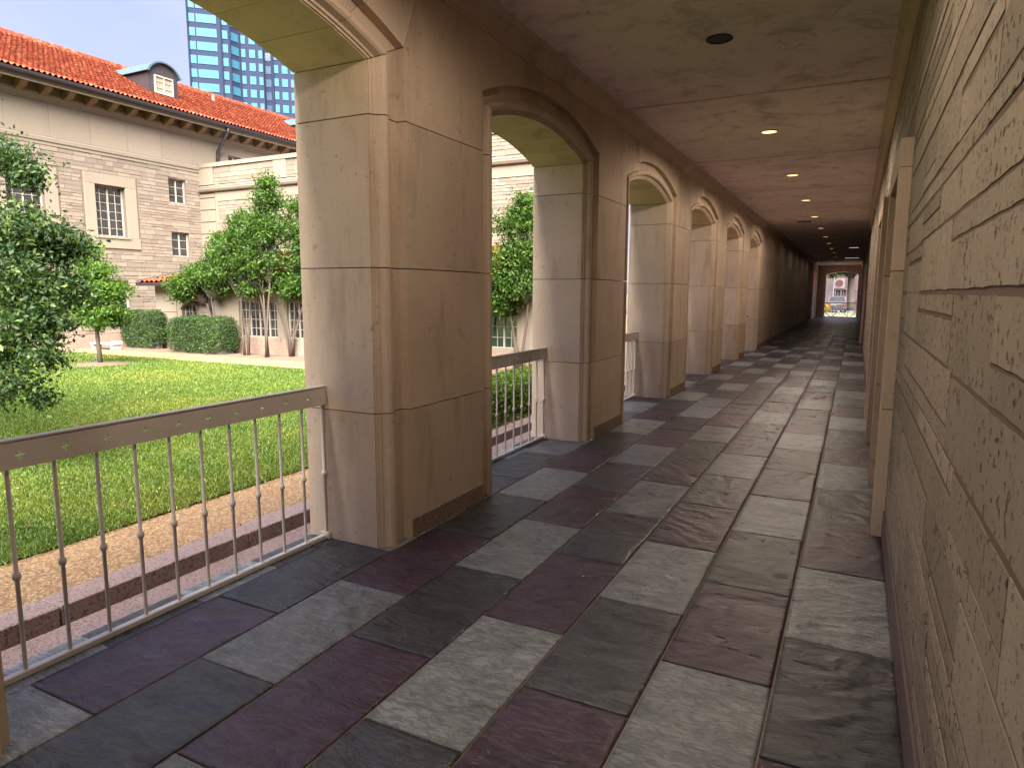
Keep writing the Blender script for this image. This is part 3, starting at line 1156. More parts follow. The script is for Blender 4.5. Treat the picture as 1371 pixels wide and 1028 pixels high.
# ------------------------------------------------------------------ windows
def window(parent, plane, c0, c1, z0, z1, face, nc, nr, mull=True, depth=0.10, fw=0.035, glass='glass', mw=0.014, arched=0.0, frame='frame'):
    """a glazed window set in a wall: plane 'x' (wall faces +x at x=face) or 'y' (wall faces -y at y=face)"""
    def bx(mb, a0, a1, b0, b1, d0, d1):
        if plane == 'x':
            mb.box(face - d1, face - d0, a0, a1, b0, b1)
        else:
            mb.box(a0, a1, face + d0, face + d1, b0, b1)
        return mb
    fr = MB()
    d = depth
    bx(fr, c0, c0 + fw, z0, z1, d - 0.03, d + 0.02)
    bx(fr, c1 - fw, c1, z0, z1, d - 0.03, d + 0.02)
    bx(fr, c0 + fw, c1 - fw, z0, z0 + fw, d - 0.03, d + 0.02)
    bx(fr, c0 + fw, c1 - fw, z1 - fw, z1, d - 0.03, d + 0.02)
    f = fr.build('window', M[frame], parent)
    m2 = MB()
    if mull:
        c = (c0 + c1) / 2
        bx(m2, c - mw * 1.3, c + mw * 1.3, z0 + fw, z1 - fw, d - 0.025, d + 0.015)
    for i in range(1, nc):
        c = c0 + (c1 - c0) * i / nc
        if mull and abs(c - (c0 + c1) / 2) < 0.02:
            continue
        bx(m2, c - mw / 2, c + mw / 2, z0 + fw, z1 - fw, d - 0.012, d + 0.012)
    for j in range(1, nr):
        zz = z0 + (z1 - z0) * j / nr
        bx(m2, c0 + fw, c1 - fw, zz - mw / 2, zz + mw / 2, d - 0.011, d + 0.011)
    m2.build('muntins', M[frame], f)
    g = MB()
    bx(g, c0 + fw * 0.5, c1 - fw * 0.5, z0 + fw * 0.5, z1 - fw * 0.5, d + 0.004, d + 0.010)
    g.build('pane', M[glass], f)
    return f


def wall_with_holes(mb, plane, face, thick, a0, a1, z0, z1, holes):
    """a slab pierced by rectangular holes (a0,a1,z0,z1)"""
    cuts = sorted({a0, a1, *[h[0] for h in holes], *[h[1] for h in holes]})
    for i in range(len(cuts) - 1):
        a, b = cuts[i], cuts[i + 1]
        hs = sorted([(h[2], h[3]) for h in holes if h[0] <= a + 1e-6 and h[1] >= b - 1e-6])
        z = z0
        for q0, q1 in hs + [(z1, z1)]:
            if q0 - z > 1e-4:
                if plane == 'x':
                    mb.box(face - thick, face, a, b, z, q0)
                else:
                    mb.box(a, b, face, face + thick, z, q0)
            z = max(z, q1)
    return mb


unit = None


def facing_stones(parent, plane, face, a0, a1, z0, z1, skip, limit, name='facing_stone'):
    """random-coursed facing stones, proud of the joint bed; the first LIMIT as parts of their own, the rest as one part"""
    global unit
    if unit is None:
        unit = MB().add([(-.5, -.5, -.5), (.5, -.5, -.5), (.5, .5, -.5), (-.5, .5, -.5), (-.5, -.5, .5), (.5, -.5, .5), (.5, .5, .5), (-.5, .5, .5)],
                        [(0, 3, 2, 1), (4, 5, 6, 7), (0, 1, 5, 4), (2, 3, 7, 6), (0, 4, 7, 3), (1, 2, 6, 5)]).mesh('facing_stone', M['facing'])
    rest = MB()
    items = []
    z = z0
    while z < z1 - 0.02:
        h = RNG.choice((0.07, 0.085, 0.10, 0.12, 0.14))
        if z1 - (z + h) < 0.06:
            h = z1 - z
        a = a0 - RNG.uniform(0, 0.2)
        while a < a1:
            L = RNG.uniform(0.18, 0.52)
            b = a + L
            if a1 - b < 0.1:
                b = a1
            p, q = max(a, a0), min(b, a1)
            for s in skip:
                if z + h > s[2] + 0.01 and z < s[3] - 0.01:
                    if p >= s[0] and p < s[1]:
                        p = s[1]
                    if q > s[0] and q <= s[1]:
                        q = s[0]
                    if p < s[0] and q > s[1]:
                        q = s[0]
            if q - p > 0.04:
                items.append((p, q, z, z + h))
            a = b
        z += h
    if len(items) > limit:
        items.sort(key=lambda i: -(i[1] - i[0]) * (i[3] - i[2]))
    g = 0.006
    for n_, (p, q, b, t) in enumerate(items):
        pr = RNG.uniform(0.004, 0.018)
        if n_ < limit:
            o = link(name, unit, None, parent)
            cy, cz = (p + q) / 2, (b + t) / 2
            if plane == 'x':
                o.location = (face + pr / 2 - 0.01, cy, cz)
                o.scale = (pr + 0.02, q - p - 2 * g, t - b - 2 * g)
            else:
                o.location = (cy, face - pr / 2 + 0.01, cz)
                o.scale = (q - p - 2 * g, pr + 0.02, t - b - 2 * g)
        elif plane == 'x':
            rest.box(face - 0.02, face + pr, p + g, q - g, b + g, t - g)
        else:
            rest.box(p + g, q - g, face - pr, face + 0.02, b + g, t - g)
    if rest.f:
        rest.build('facing', M['facing'], parent)['kind'] = 'stuff'


def tile_roof(name, parent, p0, du, dv, nu, nv, pitch_u, pitch_v, m):
    """pan-and-cover roof surface: p0 corner at the eave, du along the eave, dv up the slope (unit vectors)"""
    du, dv = Vector(du).normalized(), Vector(dv).normalized()
    nrm = du.cross(dv)
    if nrm.z < 0:
        nrm = -nrm
    per = 6
    U_ = nu * per + 1
    V, F = [], []
    for j in range(nv):
        for e in range(2):
            vv = (j + e) * pitch_v + (0.0 if e == 0 else 0.04)
            lift = 0.035 if e == 0 else 0.0
            for i in range(U_):
                uu = i * pitch_u / per
                hgt = 0.030 * math.cos(2 * math.pi * i / per) + 0.03
                V.append(Vector(p0) + du * uu + dv * vv + nrm * (hgt + lift))
        b = j * 2 * U_
        for i in range(U_ - 1):
            F.append((b + i, b + i + 1, b + U_ + i + 1, b + U_ + i))
        if j:
            c = b - U_
            for i in range(U_ - 1):
                F.append((c + i, c + i + 1, b + i + 1, b + i))
    me = fast_mesh(name, np.array([tuple(v) for v in V]), np.array(F), m)
    me.polygons.foreach_set('use_smooth', [True] * len(me.polygons))
    o = link(name, me, None, parent)
    o['kind'] = 'stuff'
    return o


# ------------------------------------------------------------------ main building across the courtyard
DX = -18.8
main = thing('stone_building', 'two storey pale stone building with red tiled roof, bracketed eaves and a dormer', 'building')
WINS = [(11.66, 12.53, 3.08, 4.47), (9.46, 10.36, 3.08, 4.42), (13.93, 14.52, 4.23, 4.96), (13.93, 14.54, 2.62, 3.37), (16.18, 16.73, 5.55, 6.02),
        (11.55, 12.45, 0.55, 1.85), (7.2, 8.1, 3.08, 4.42)]
mb = wall_with_holes(MB(), 'x', DX, 0.5, -8, 40, -0.15, 5.26, WINS[:4] + WINS[5:])
mb.build('wall', M['facing_gap'], main)
mb = MB()
mb2 = wall_with_holes(MB(), 'x', DX + 0.012, 0.5, -8, 40, 5.46, 6.75, [WINS[4]])
mb2.build('frieze_wall', M['trim'], main)
# frieze panel joints, built as separate proud slabs
y = -2.0
while y < 26:
    if y + 1.05 < 16.1 or y > 16.8:
        MB().box(DX, DX + 0.022, y + 0.004, y + 1.046, 5.48, 6.30).build('frieze_panel', M['trim'], main)
    y += 1.05
MB().prism([(DX, 5.26), (DX + 0.03, 5.26), (DX + 0.035, 5.33), (DX + 0.06, 5.35), (DX + 0.07, 5.44), (DX + 0.03, 5.47), (DX, 5.47)], -8, 40, 'y').build('string_course', M['trim'], main)
MB().prism([(DX + 0.01, 6.32), (DX + 0.05, 6.34), (DX + 0.05, 6.42), (DX + 0.07, 6.45), (DX + 0.07, 6.52), (DX + 0.01, 6.52)], -8, 40, 'y').build('frieze_moulding', M['trim'], main)
MB().box(DX, DX + 0.07, 3, 40, -0.15, 0.36).build('base_course', M['plinth'], main)
# pale surrounds of the tall windows (ears at top and bottom)
SUR = []
for w in (WINS[0], WINS[1], WINS[6]):
    a, b, z0, z1 = w
    for (p, q, r_, s_) in ((a - 0.30, a, z0 - 0.02, z1 + 0.0), (b, b + 0.33, z0 - 0.02, z1 + 0.0), (a - 0.30, b + 0.33, z1 + 0.0, z1 + 0.30), (a - 0.34, b + 0.37, z0 - 0.33, z0 - 0.02)):
        MB().box(DX - 0.3, DX + 0.028, p + 0.002, q - 0.002, r_ + 0.002, s_ - 0.002).build('window_surround', M['trim'], main, bevel=0.004)
    MB().box(DX - 0.06, DX + 0.055, a - 0.05, b + 0.05, z0 - 0.06, z0 - 0.004).build('sill', M['trim'], main)
    SUR.append((a - 0.35, b + 0.38, z0 - 0.34, z1 + 0.31))
SUR += WINS[2:4] + [WINS[5]]
facing_stones(main, 'x', DX, 9.2, 15.02, 1.9, 5.26, SUR, 280)
facing_stones(main, 'x', DX, 9.2, 15.02, 0.37, 1.9, SUR, 0)
facing_stones(main, 'x', DX, 4.0, 9.19, 0.37, 5.26, SUR, 0)
window(main, 'x', *WINS[0], DX, 4, 6, depth=0.16)
window(main, 'x', *WINS[1], DX, 4, 6, depth=0.16)
window(main, 'x', *WINS[6], DX, 4, 6, depth=0.16)
window(main, 'x', *WINS[2], DX, 2, 3, depth=0.10)
window(main, 'x', *WINS[3], DX, 2, 3, depth=0.10)
window(main, 'x', *WINS[4], DX, 2, 2, depth=0.10)
window(main, 'x', *WINS[5], DX, 2, 4, depth=0.10)
# eaves
EX, EZ, SL = -18.2, 6.62, 0.5
MB().box(DX - 0.4, EX - 0.02, -8, 40, 6.76, 6.80).build('soffit', M['trim'], main)
MB().box(EX - 0.05, EX + 0.0, -8, 40, 6.60, 6.78).build('fascia', M['trim'], main)
y = 9.91 - 0.572 * 8
while y < 27:
    poly = [(DX + 0.02, 6.44), (DX + 0.30, 6.54), (DX + 0.36, 6.60), (DX + 0.44, 6.62), (DX + 0.44, 6.757), (DX + 0.02, 6.757)]
    MB().prism(poly, y - 0.085, y + 0.085, 'y').build('bracket', M['wood'], main, bevel=0.006)
    y += 0.572
gut = [(EX + 0.07 + 0.07 * math.cos(a), 6.76 + 0.07 * math.sin(a)) for a in [math.pi + math.pi * i / 6 for i in range(7)]]
MB().prism(gut + [(EX + 0.14, 6.80), (EX, 6.80)], -8, 40, 'y').build('gutter', M['gutter'], main)
MB().tube([(EX + 0.06, 15.68, 6.70), (EX + 0.06, 15.68, 6.60), (DX + 0.12, 15.70, 6.02), (DX + 0.10, 15.70, 5.86), (DX + 0.10, 15.70, 5.4)], 0.055, 8).build('downpipe', M['gutter'], main, smooth=True)
dvr = Vector((-1, 0, SL)).normalized()
tile_roof('roof_tiles', main, (EX + 0.08, 2.0, 6.80), (0, 1, 0), dvr, 272, 17, 0.1325, 0.263, M['roof'])
MB().add([(EX, -8, 6.79), (EX, 40, 6.79), (-22.25, 40, 8.79), (-22.25, -8, 8.79), (-26.3, 40, 6.79), (-26.3, -8, 6.79)], [(0, 1, 2, 3), (3, 2, 4, 5)]).build('roof_deck', M['roof'], main)
MB().tube([(-22.2, -8, 8.86), (-22.2, 40, 8.86)], 0.12, 8).build('ridge_tiles', M['roof'], main)
MB().box(-26, DX - 0.52, -8, 40, -0.1, 6.7).build('rear_block', M['trim'], main)
MB().tube([(-21.1, 17.65, 8.15), (-21.1, 17.65, 8.55)], 0.05, 8).build('vent_pipe', M['trim'], main)


def dormer(y0, y1, label=None):
    xf = -19.54
    zr = 6.80 + (EX + 0.06 - xf) * SL
    zs_, rise = zr + 0.68, 0.33
    xb = -21.6
    cy = (y0 + y1) / 2
    ar = arch_ring(cy, (y1 - y0) / 2, zs_, rise, 12)
    b = MB()
    b.prism([(y0, zr - 0.15), (y1, zr - 0.15), (y1, zs_)] + [p for p in reversed(ar)] + [(y0, zs_)], xb, xf, 'x')
    d = b.build('dormer', M['dormer'], main)
    rf = MB()
    o = arch_ring(cy, (y1 - y0) / 2 + 0.09, zs_ - 0.02, rise + 0.05, 12)
    i_ = arch_ring(cy, (y1 - y0) / 2 + 0.02, zs_ - 0.02, rise + 0.005, 12)
    rf.prism(o + i_[::-1], xb - 0.3, xf + 0.10, 'x')
    rf.build('dormer_roof', M['verdigris'], d)
    window(d, 'x', y0 + 0.17, y1 - 0.20, zr + 0.07, zr + 0.60, xf + 0.10, 2, 3, depth=0.06, glass='blind', fw=0.04)
    MB().box(xf, xf + 0.07, y0 + 0.05, y1 - 0.05, zr + 0.005, zr + 0.05).build('dormer_sill', M['dormer'], d)


dormer(14.02, 15.02)
dormer(21.0, 22.0)

# ------------------------------------------------------------------ lower wing at right angles, with a parapet
WY = 15.035
wing = thing('stone_wing', 'lower flat topped stone wing with parapet joining the red roofed building', 'building')
MB().box(DX + 0.002, -6.8, WY, WY + 0.6, -0.15, 5.40).build('wall', M['facing_gap'], wing)
MB().prism([(WY - 0.05, 5.40), (WY - 0.05, 5.52), (WY + 0.65, 5.55), (WY + 0.65, 5.40)], DX + 0.08, -6.8, 'x').build('parapet_coping', M['trim'], wing)
M['stained'] = mat_stone('weathered_coping', (0.16, 0.135, 0.12), stain=0.95, fine=20, bump=0.2)
MB().prism([(WY, 4.62), (WY - 0.10, 4.66), (WY - 0.13, 4.72), (WY - 0.13, 4.76), (WY, 4.76)], DX + 0.08, -6.8, 'x').build('cornice', M['trim'], wing)
MB().prism([(WY, 4.763), (WY - 0.135, 4.763), (WY - 0.135, 4.79), (WY, 4.85)], DX + 0.08, -6.8, 'x').build('cornice_coping', M['stained'], wing)
MB().box(DX + 0.7, -6.8, WY - 0.025, WY, 4.35, 4.615).build('architrave_band', M['trim'], wing)
x = DX + 0.003
MB().box(x, -18.15, WY - 0.03, WY, 4.87, 5.395).build('parapet_pier', M['trim'], wing)
z = 0.4
while z < 4.55:
    MB().box(x, -18.12, WY - 0.03, WY, z + 0.012, min(z + 0.37, 4.60) - 0.012).build('quoin', M['trim'], wing, bevel=0.004)
    z += 0.37
MB().box(-18.10, -17.98, WY - 0.02, WY, 0.4, 4.345).build('panel_edge', M['trim'], wing)
xp = -15.57
pil = [(-18.8, -18.14)]
while xp < -7.5:
    MB().box(xp, xp + 0.51, WY - 0.03, WY, 4.87, 5.395).build('parapet_pier', M['trim'], wing)
    pil.append((xp, xp + 0.51))
    xp += 3.1
SKP = [(a, b, 4.86, 5.4) for a, b in pil]
facing_stones(wing, 'y', WY, -18.12, -14.3, 4.87, 5.38, SKP, 60)
facing_stones(wing, 'y', WY, -17.97, -14.3, 2.4, 4.34, [], 90)
facing_stones(wing, 'y', WY, -9.2, -6.8, 4.87, 5.38, SKP, 40)
facing_stones(wing, 'y', WY, -9.2, -6.8, 2.5, 4.34, [], 60)
facing_stones(wing, 'y', WY, -14.29, -9.21, 2.5, 4.34, [], 0)
MB().box(DX, -6.8, WY + 0.61, WY + 5, -0.1, 5.2).build('rear_block', M['trim'], wing)

# ------------------------------------------------------------------ one-storey pavilion with red hipped roof in front of the wing
PY = 12.2
pav = thing('low_pavilion', 'one storey limestone pavilion with red tiled hipped roof behind the hedge and trees', 'building')
PW = [(-14.06 + 1.66 * i, -12.74 + 1.66 * i, 0.41, 1.31) for i in range(5)]
AW = (-16.24, -15.62, 0.35, 1.02)
wall_with_holes(MB(), 'y', PY, 0.35, -17.3, -5.75, 0.36, 1.72, PW + [(AW[0], AW[1], 0.36, 1.30)]).build('wall', M['trim'], pav)
MB().box(-17.3, -16.95, PY + 0.351, WY - 0.14, 0, 1.72).build('end_wall', M['trim'], pav)
MB().box(-17.33, -5.75, PY - 0.05, PY + 0.35, -0.15, 0.358).build('base_course', M['plinth'], pav)
for i, w in enumerate(PW):
    window(pav, 'y', w[0], w[1], w[2], w[3], PY, 8, 4, mull=True, depth=0.10, fw=0.03, glass='glass' if i < 3 else 'glass_green', mw=0.014)
    for q in (0.25, 0.75):
        c = w[0] + (w[1] - w[0]) * q
        MB().box(c - 0.02, c + 0.02, PY + 0.075, PY + 0.115, w[2] + 0.03, w[3] - 0.03).build('mullion', M['frame'], pav)
    MB().box(w[0] - 0.12, w[1] + 0.12, PY - 0.05, PY + 0.05, w[2] - 0.05, w[2] - 0.003).build('sill', M['trim'], pav)
# arched window with its spandrel
ar = arch_ring((AW[0] + AW[1]) / 2, (AW[1] - AW[0]) / 2 - 0.005, 1.08, 0.15, 10)
MB().prism(ar + [(AW[1] - 0.005, 1.298), (AW[0] + 0.005, 1.298)], PY + 0.003, PY + 0.34, 'y').build('arch_head', M['trim'], pav)
ao = arch_ring((AW[0] + AW[1]) / 2, (AW[1] - AW[0]) / 2 + 0.10, 1.12, 0.21, 10)
ai = arch_ring((AW[0] + AW[1]) / 2, (AW[1] - AW[0]) / 2 + 0.02, 1.08, 0.17, 10)
MB().prism(ao + ai[::-1], PY - 0.03, PY + 0.002, 'y').build('arch_trim', M['trim'], pav)
window(pav, 'y', AW[0] + 0.01, AW[1] - 0.01, 0.37, 1.22, PY, 4, 4, depth=0.12, fw=0.03)
for (qa, qb) in ((-16.95, -16.42), (-15.5, -15.1)):
    z = 0.40
    while z < 1.6:
        MB().box(qa, qb, PY - 0.022, PY, z + 0.008, min(z + 0.30, 1.70) - 0.008).build('quoin', M['trim'], pav)
        z += 0.30
MB().tube([(-15.02, PY - 0.06, 1.66), (-15.02, PY - 0.06, 0.1)], 0.035, 8).build('downpipe', M['gutter'], pav)
MB().box(-17.45, -5.6, PY - 0.33, PY + 0.4, 1.722, 1.76).build('soffit', M['trim'], pav)
MB().box(-17.5, -5.6, PY - 0.42, PY - 0.33, 1.70, 1.775).build('gutter', M['gutter'], pav)
PS = 0.30
dvp = Vector((0, 1, PS)).normalized()
tile_roof('roof_tiles', pav, (-15.3, PY - 0.36, 1.775), (1, 0, 0), dvp, 73, 14, 0.1325, 0.22, M['roof'])
# hipped end: the tiled triangle left of the main slope, and its dark hip flashing
hipw = 1.15
mbh = MB()
nn_ = 9
for j in range(nn_):
    a, b = j / nn_, (j + 1) / nn_
    xl = -17.48 + 2.18 * a
    n_t = max(2, int((-15.3 - xl) / 0.19 * 4))
    for i in range(n_t):
        x0, x1 = xl + (-15.3 - xl) * i / n_t, xl + (-15.3 - xl) * (i + 1) / n_t
        h0 = 0.03 + 0.03 * math.cos(i * math.pi / 2)
        h1 = 0.03 + 0.03 * math.cos((i + 1) * math.pi / 2)
        ya_, yb_ = PY - 0.36 + 2.6 * a, PY - 0.36 + 2.6 * b
        za, zb = 1.775 + 2.6 * a * PS, 1.775 + 2.6 * b * PS
        mbh.add([(x0, ya_, za + h0 + 0.03), (x1, ya_, za + h1 + 0.03), (x1, yb_, zb + h1), (x0, yb_, zb + h0)], [(0, 1, 2, 3)])
hp = mbh.build('hip_tiles', M['roof'], pav, fix=False)
hp['kind'] = 'stuff'
MB().tube([(-17.50, PY - 0.38, 1.80), (-15.3, PY - 0.36 + 2.62, 1.80 + 2.62 * PS + 0.03)], 0.05, 6).build('hip_flashing', M['gutter'], pav)
MB().add([(-17.5, PY - 0.36, 1.765), (-5.6, PY - 0.36, 1.765), (-5.6, WY - 0.01, 1.765 + PS * 3.18), (-15.3, WY - 0.01, 1.765 + PS * 3.18)], [(0, 1, 2, 3)]).build('roof_deck', M['roof'], pav, fix=False)

# ------------------------------------------------------------------ glass office tower behind
tower = thing('office_tower', 'tall dark office tower with rows of sky blue glass windows behind the red roof', 'tower')
M['tower'] = mat_plain('tower_spandrel', (0.020, 0.027, 0.055), 0.8, var=0.1, scale=0.2, bump=0, spec=0.05)
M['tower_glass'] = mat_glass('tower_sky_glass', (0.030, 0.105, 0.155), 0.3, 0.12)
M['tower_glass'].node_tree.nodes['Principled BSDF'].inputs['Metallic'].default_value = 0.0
M['tower_glass2'] = mat_glass('tower_dim_glass', (0.03, 0.05, 0.09), 0.08, 0.8)


def tp(u, depth):
    p = at(u, 60, depth)
    return Vector((p.x, p.y, 0))


FPX = 17.5
TD = 180.0
FH = FPX * TD / CAM_F * 1.005
FAC = [  # facade strips: photo u-range, depths, window columns as fractions
    (253, 296.5, 180.0, 182.0, [(0.03, 0.21, 'tower_glass'), (0.25, 0.87, 'tower_glass')]),
    (296.5, 306.5, 182.2, 182.8, [(0.15, 0.85, 'tower_glass')]),
    (307.0, 320.0, 182.8, 185.6, [(0.10, 0.92, 'tower_glass')]),
    (320.5, 351.5, 185.6, 187.0, [(0.06, 0.24, 'tower_glass'), (0.40, 0.66, 'tower_glass'), (0.80, 0.97, 'tower_glass')]),
    (351.5, 364.0, 188.5, 189.0, [(0.2, 0.8, 'tower_glass2')]),
    (364.0, 395.5, 187.6, 189.2, [(0.05, 0.23, 'tower_glass'), (0.37, 0.62, 'tower_glass'), (0.75, 0.95, 'tower_glass')]),
    (395.5, 440.0, 189.2, 191.2, [(0.03, 0.18, 'tower_glass'), (0.28, 0.45, 'tower_glass'), (0.55, 0.68, 'tower_glass')]),
]
foot = []
for (ua, ub, da, db, cols) in FAC:
    foot += [tp(ua, da), tp(ub, db)]
back = [foot[-1] + Vector((-20, 60, 0)), foot[0] + Vector((-30, 40, 0))]
z_first = at(262, 73, 180.0).z        # top of a window row
NB, NT_ = 10, 8
zlo, zhi = z_first - NB * FH, z_first + (NT_) * FH
ring = [(p.x, p.y) for p in foot + back]
mb = MB().prism(ring, 0, zhi, 'z')
mb.build('tower_body', M['tower'], tower)
for (ua, ub, da, db, cols) in FAC:
    a, b = tp(ua, da), tp(ub, db)
    e = b - a
    nv = Vector((e.y, -e.x, 0)).normalized()
    if nv.dot(-a) < 0:
        nv = -nv
    for (f0, f1, mk) in cols:
        p, q = a + e * f0 + nv * 0.12, a + e * f1 + nv * 0.12
        wv = [(p.x, p.y, -FH * 0.60), (q.x, q.y, -FH * 0.60), (q.x, q.y, 0), (p.x, p.y, 0)]
        wv += [(x - nv.x * 0.2, y - nv.y * 0.2, z_) for x, y, z_ in wv]
        me = MB().add(wv, [(0, 1, 2, 3), (0, 4, 5, 1), (3, 2, 6, 7), (0, 3, 7, 4), (1, 5, 6, 2)]).mesh('tower_window', M[mk])
        for r_ in range(-6, 5):
            link('window', me, None, tower, (0, 0, z_first + r_ * FH))
    # vertical fins between the strips
    c = a + nv * 0.25
    MB().box(c.x - 0.18, c.x + 0.18, c.y - 0.18, c.y + 0.18, 0, zhi).build('fin', M['tower'], tower)


# ------------------------------------------------------------------ plants
def leaf_arrays(centers, sizes, seed, up=0.35):
    """one folded leaf (two triangles) per centre"""
    r = np.random.RandomState(seed)
    n = len(centers)
    d = r.normal(0, 1, (n, 3))
    d[:, 2] -= 0.15
    d /= np.linalg.norm(d, axis=1, keepdims=True)
    nn_ = r.normal(0, 1, (n, 3))
    nn_[:, 2] += up * 2
    s = np.cross(d, nn_)
    s /= np.linalg.norm(s, axis=1, keepdims=True) + 1e-9
    nr = np.cross(s, d)
    L = sizes[:, None] * r.uniform(0.75, 1.25, (n, 1))
    W = L * r.uniform(0.42, 0.6, (n, 1)) * 0.5
    base = centers
    tip = centers + d * L
    midp = centers + d * L * 0.45
    le = midp + s * W + nr * W * 0.45
    ri = midp - s * W + nr * W * 0.45
    V = np.stack([base, le, tip, ri], 1).reshape(-1, 3)
    i = np.arange(n) * 4
    F = np.concatenate([np.stack([i, i + 2, i + 1], 1), np.stack([i, i + 3, i + 2], 1)])
    return V, F


def clump_points(blobs, n, seed, clump=0.12, per=26, shell=0.55, flat=0.7):
    """leaf positions: clumps spread through ellipsoid blobs (centre, (rx, ry, rz), weight)"""
    r = np.random.RandomState(seed)
    w = np.array([b[2] if len(b) > 2 else b[1][0] * b[1][1] * b[1][2] for b in blobs], float)
    w /= w.sum()
    nc = max(1, n // per)
    ids = r.choice(len(blobs), nc, p=w)
    d = r.normal(0, 1, (nc, 3))
    d /= np.linalg.norm(d, axis=1, keepdims=True)
    rad = (shell + (1 - shell) * r.rand(nc)) ** 1.0 * (0.35 + 0.65 * r.rand(nc) ** 0.35)
    C = np.array([tuple(b[0]) for b in blobs])[ids]
    R_ = np.array([tuple(b[1]) for b in blobs])[ids]
    cc = C + d * R_ * rad[:, None]
    pts = np.repeat(cc, per, 0) + r.normal(0, 1, (nc * per, 3)) * clump * np.array([1, 1, flat]) * r.uniform(0.5, 1.2, (nc * per, 1))
    return pts, cc


def crown(parent, blobs, n, size, seed, m, **kw):
    up = kw.pop('up', 0.35)
    pts, cc = clump_points(blobs, n, seed, **kw)
    r = np.random.RandomState(seed + 1)
    V, F = leaf_arrays(pts, np.full(len(pts), size) * r.uniform(0.7, 1.3, len(pts)), seed + 2, up)
    link('crown', fast_mesh('crown', V, F, m), None, parent)
    return cc


def branchy(mb, root, tips, r0, seed, bend=0.12, r1=0.006):
    rr = random.Random(seed)
    root = Vector(root)
    for tp_ in tips:
        tp_ = Vector(tp_)
        pts, rad = [], []
        for i in range(6):
            f = i / 5
            p = root.lerp(tp_, f)
            wob = math.sin(f * math.pi) * bend
            pts.append(p + Vector((rr.uniform(-wob, wob), rr.uniform(-wob, wob), rr.uniform(0, wob))))
            rad.append(r0 + (r1 - r0) * f)
        mb.tube(pts, rad, 6)
    return mb


# the dark evergreen oak whose branches reach in from the left
oak = thing('oak_tree', 'dark glossy evergreen oak reaching in from the left edge over the lawn', 'tree')
OB = []
for (u, v, dp, r, wt) in ((12, 215, 6.3, 0.30, 2.4), (40, 232, 6.2, 0.17, 1.0), (-50, 225, 6.4, 0.5, 3), (30, 315, 6.1, 0.42, 6), (75, 330, 6.3, 0.26, 3), (105, 328, 6.5, 0.13, 1.0), (20, 380, 6.0, 0.48, 7),
                          (80, 385, 6.2, 0.30, 3.4), (50, 430, 5.9, 0.36, 4), (0, 470, 5.8, 0.36, 2.6), (58, 480, 5.7, 0.16, 0.8), (30, 518, 5.6, 0.13, 0.7), (52, 532, 5.6, 0.09, 0.45), (-10, 520, 5.6, 0.25, 1.1), (-90, 360, 6.2, 0.8, 8), (-180, 300, 6.8, 1.0, 10), (-120, 180, 7.0, 0.9, 8)):
    OB.append((at(u, v, dp), (r, r, r * 0.85), wt))
occ = crown(oak, OB, 40000, 0.049, 11, M['leaf_oak'], clump=0.08, per=16, shell=0.2)
ot = MB()
tr0 = at(-330, 330, 7.0)
base = Vector((tr0.x, tr0.y, 0))
ot.tube([base, base + Vector((0.05, 0.05, 1.0)), base + Vector((0.1, 0.12, 2.2)), base + Vector((0.1, 0.3, 3.6))], [0.2, 0.15, 0.12, 0.06], 10)
sel = [Vector(OB[i][0]) for i in range(len(OB))]
branchy(ot, base + Vector((0.06, 0.06, 1.3)), [s for s in sel if s.z < 2.0], 0.05, 5, 0.15)
branchy(ot, base + Vector((0.1, 0.12, 2.2)), [s for s in sel if s.z >= 2.0], 0.045, 6, 0.15)
rr = random.Random(4)
for i in range(0, len(occ), 9):
    c = Vector(occ[i])
    near = min(sel, key=lambda q: (q - c).length)
    branchy(ot, near, [c], 0.008, i, 0.03, 0.002)
ot.build('trunk', M['bark_dark'], oak, smooth=True)

# the sapling on the lawn
sap = thing('young_tree', 'small young tree with thin pale trunk and light green leaves on the lawn', 'tree', loc=(-14.28, 8.7, 0))
st = MB().tube([(0, 0, 0), (-0.02, 0.0, 0.4), (-0.05, 0.0, 0.9), (-0.05, 0, 1.5), (-0.02, 0, 2.1)], [0.055, 0.045, 0.035, 0.025, 0.01], 8)
SB = [((0.05, 0, 1.0), (0.55, 0.5, 0.25), 2.4), ((-0.25, 0, 1.35), (0.5, 0.5, 0.28), 2.0), ((0.25, 0.1, 1.55), (0.5, 0.45, 0.25), 2.0), ((0.0, 0, 1.95), (0.42, 0.4, 0.25), 1.6), ((-0.15, 0, 2.3), (0.28, 0.28, 0.22), 0.8), ((0.5, 0, 1.15), (0.25, 0.3, 0.14), 0.6), ((-0.62, 0, 1.2), (0.25, 0.3, 0.2), 0.6)]
SB = [(b[0], tuple(q * 1.25 for q in b[1]), b[2]) for b in SB]
sc_ = crown(sap, SB, 16000, 0.066, 21, M['leaf_young'], clump=0.08, per=12, shell=0.15, flat=0.4)
branchy(st, (-0.05, 0, 0.85), [tuple(c) for c in sc_[::14]], 0.014, 3, 0.05, 0.003)
st.build('trunk', M['bark'], sap, smooth=True)
mul_ = MB()
ring = [(0.62 * math.cos(a) * (1 + 0.1 * math.sin(3 * a)) - 14.28, 0.62 * math.sin(a) * (1 + 0.08 * math.cos(5 * a)) + 8.7) for a in [2 * math.pi * i / 28 for i in range(28)]]
mul_.add([(x, y, 0.012) for x, y in ring] + [(-14.28, 8.7, 0.05)], [(i, (i + 1) % 28, 28) for i in range(28)])
tag(mul_.build('mulch_ring', M['soil'], fix=False), 'ring of brown mulch round the foot of the young lawn tree', 'mulch', kind='stuff')


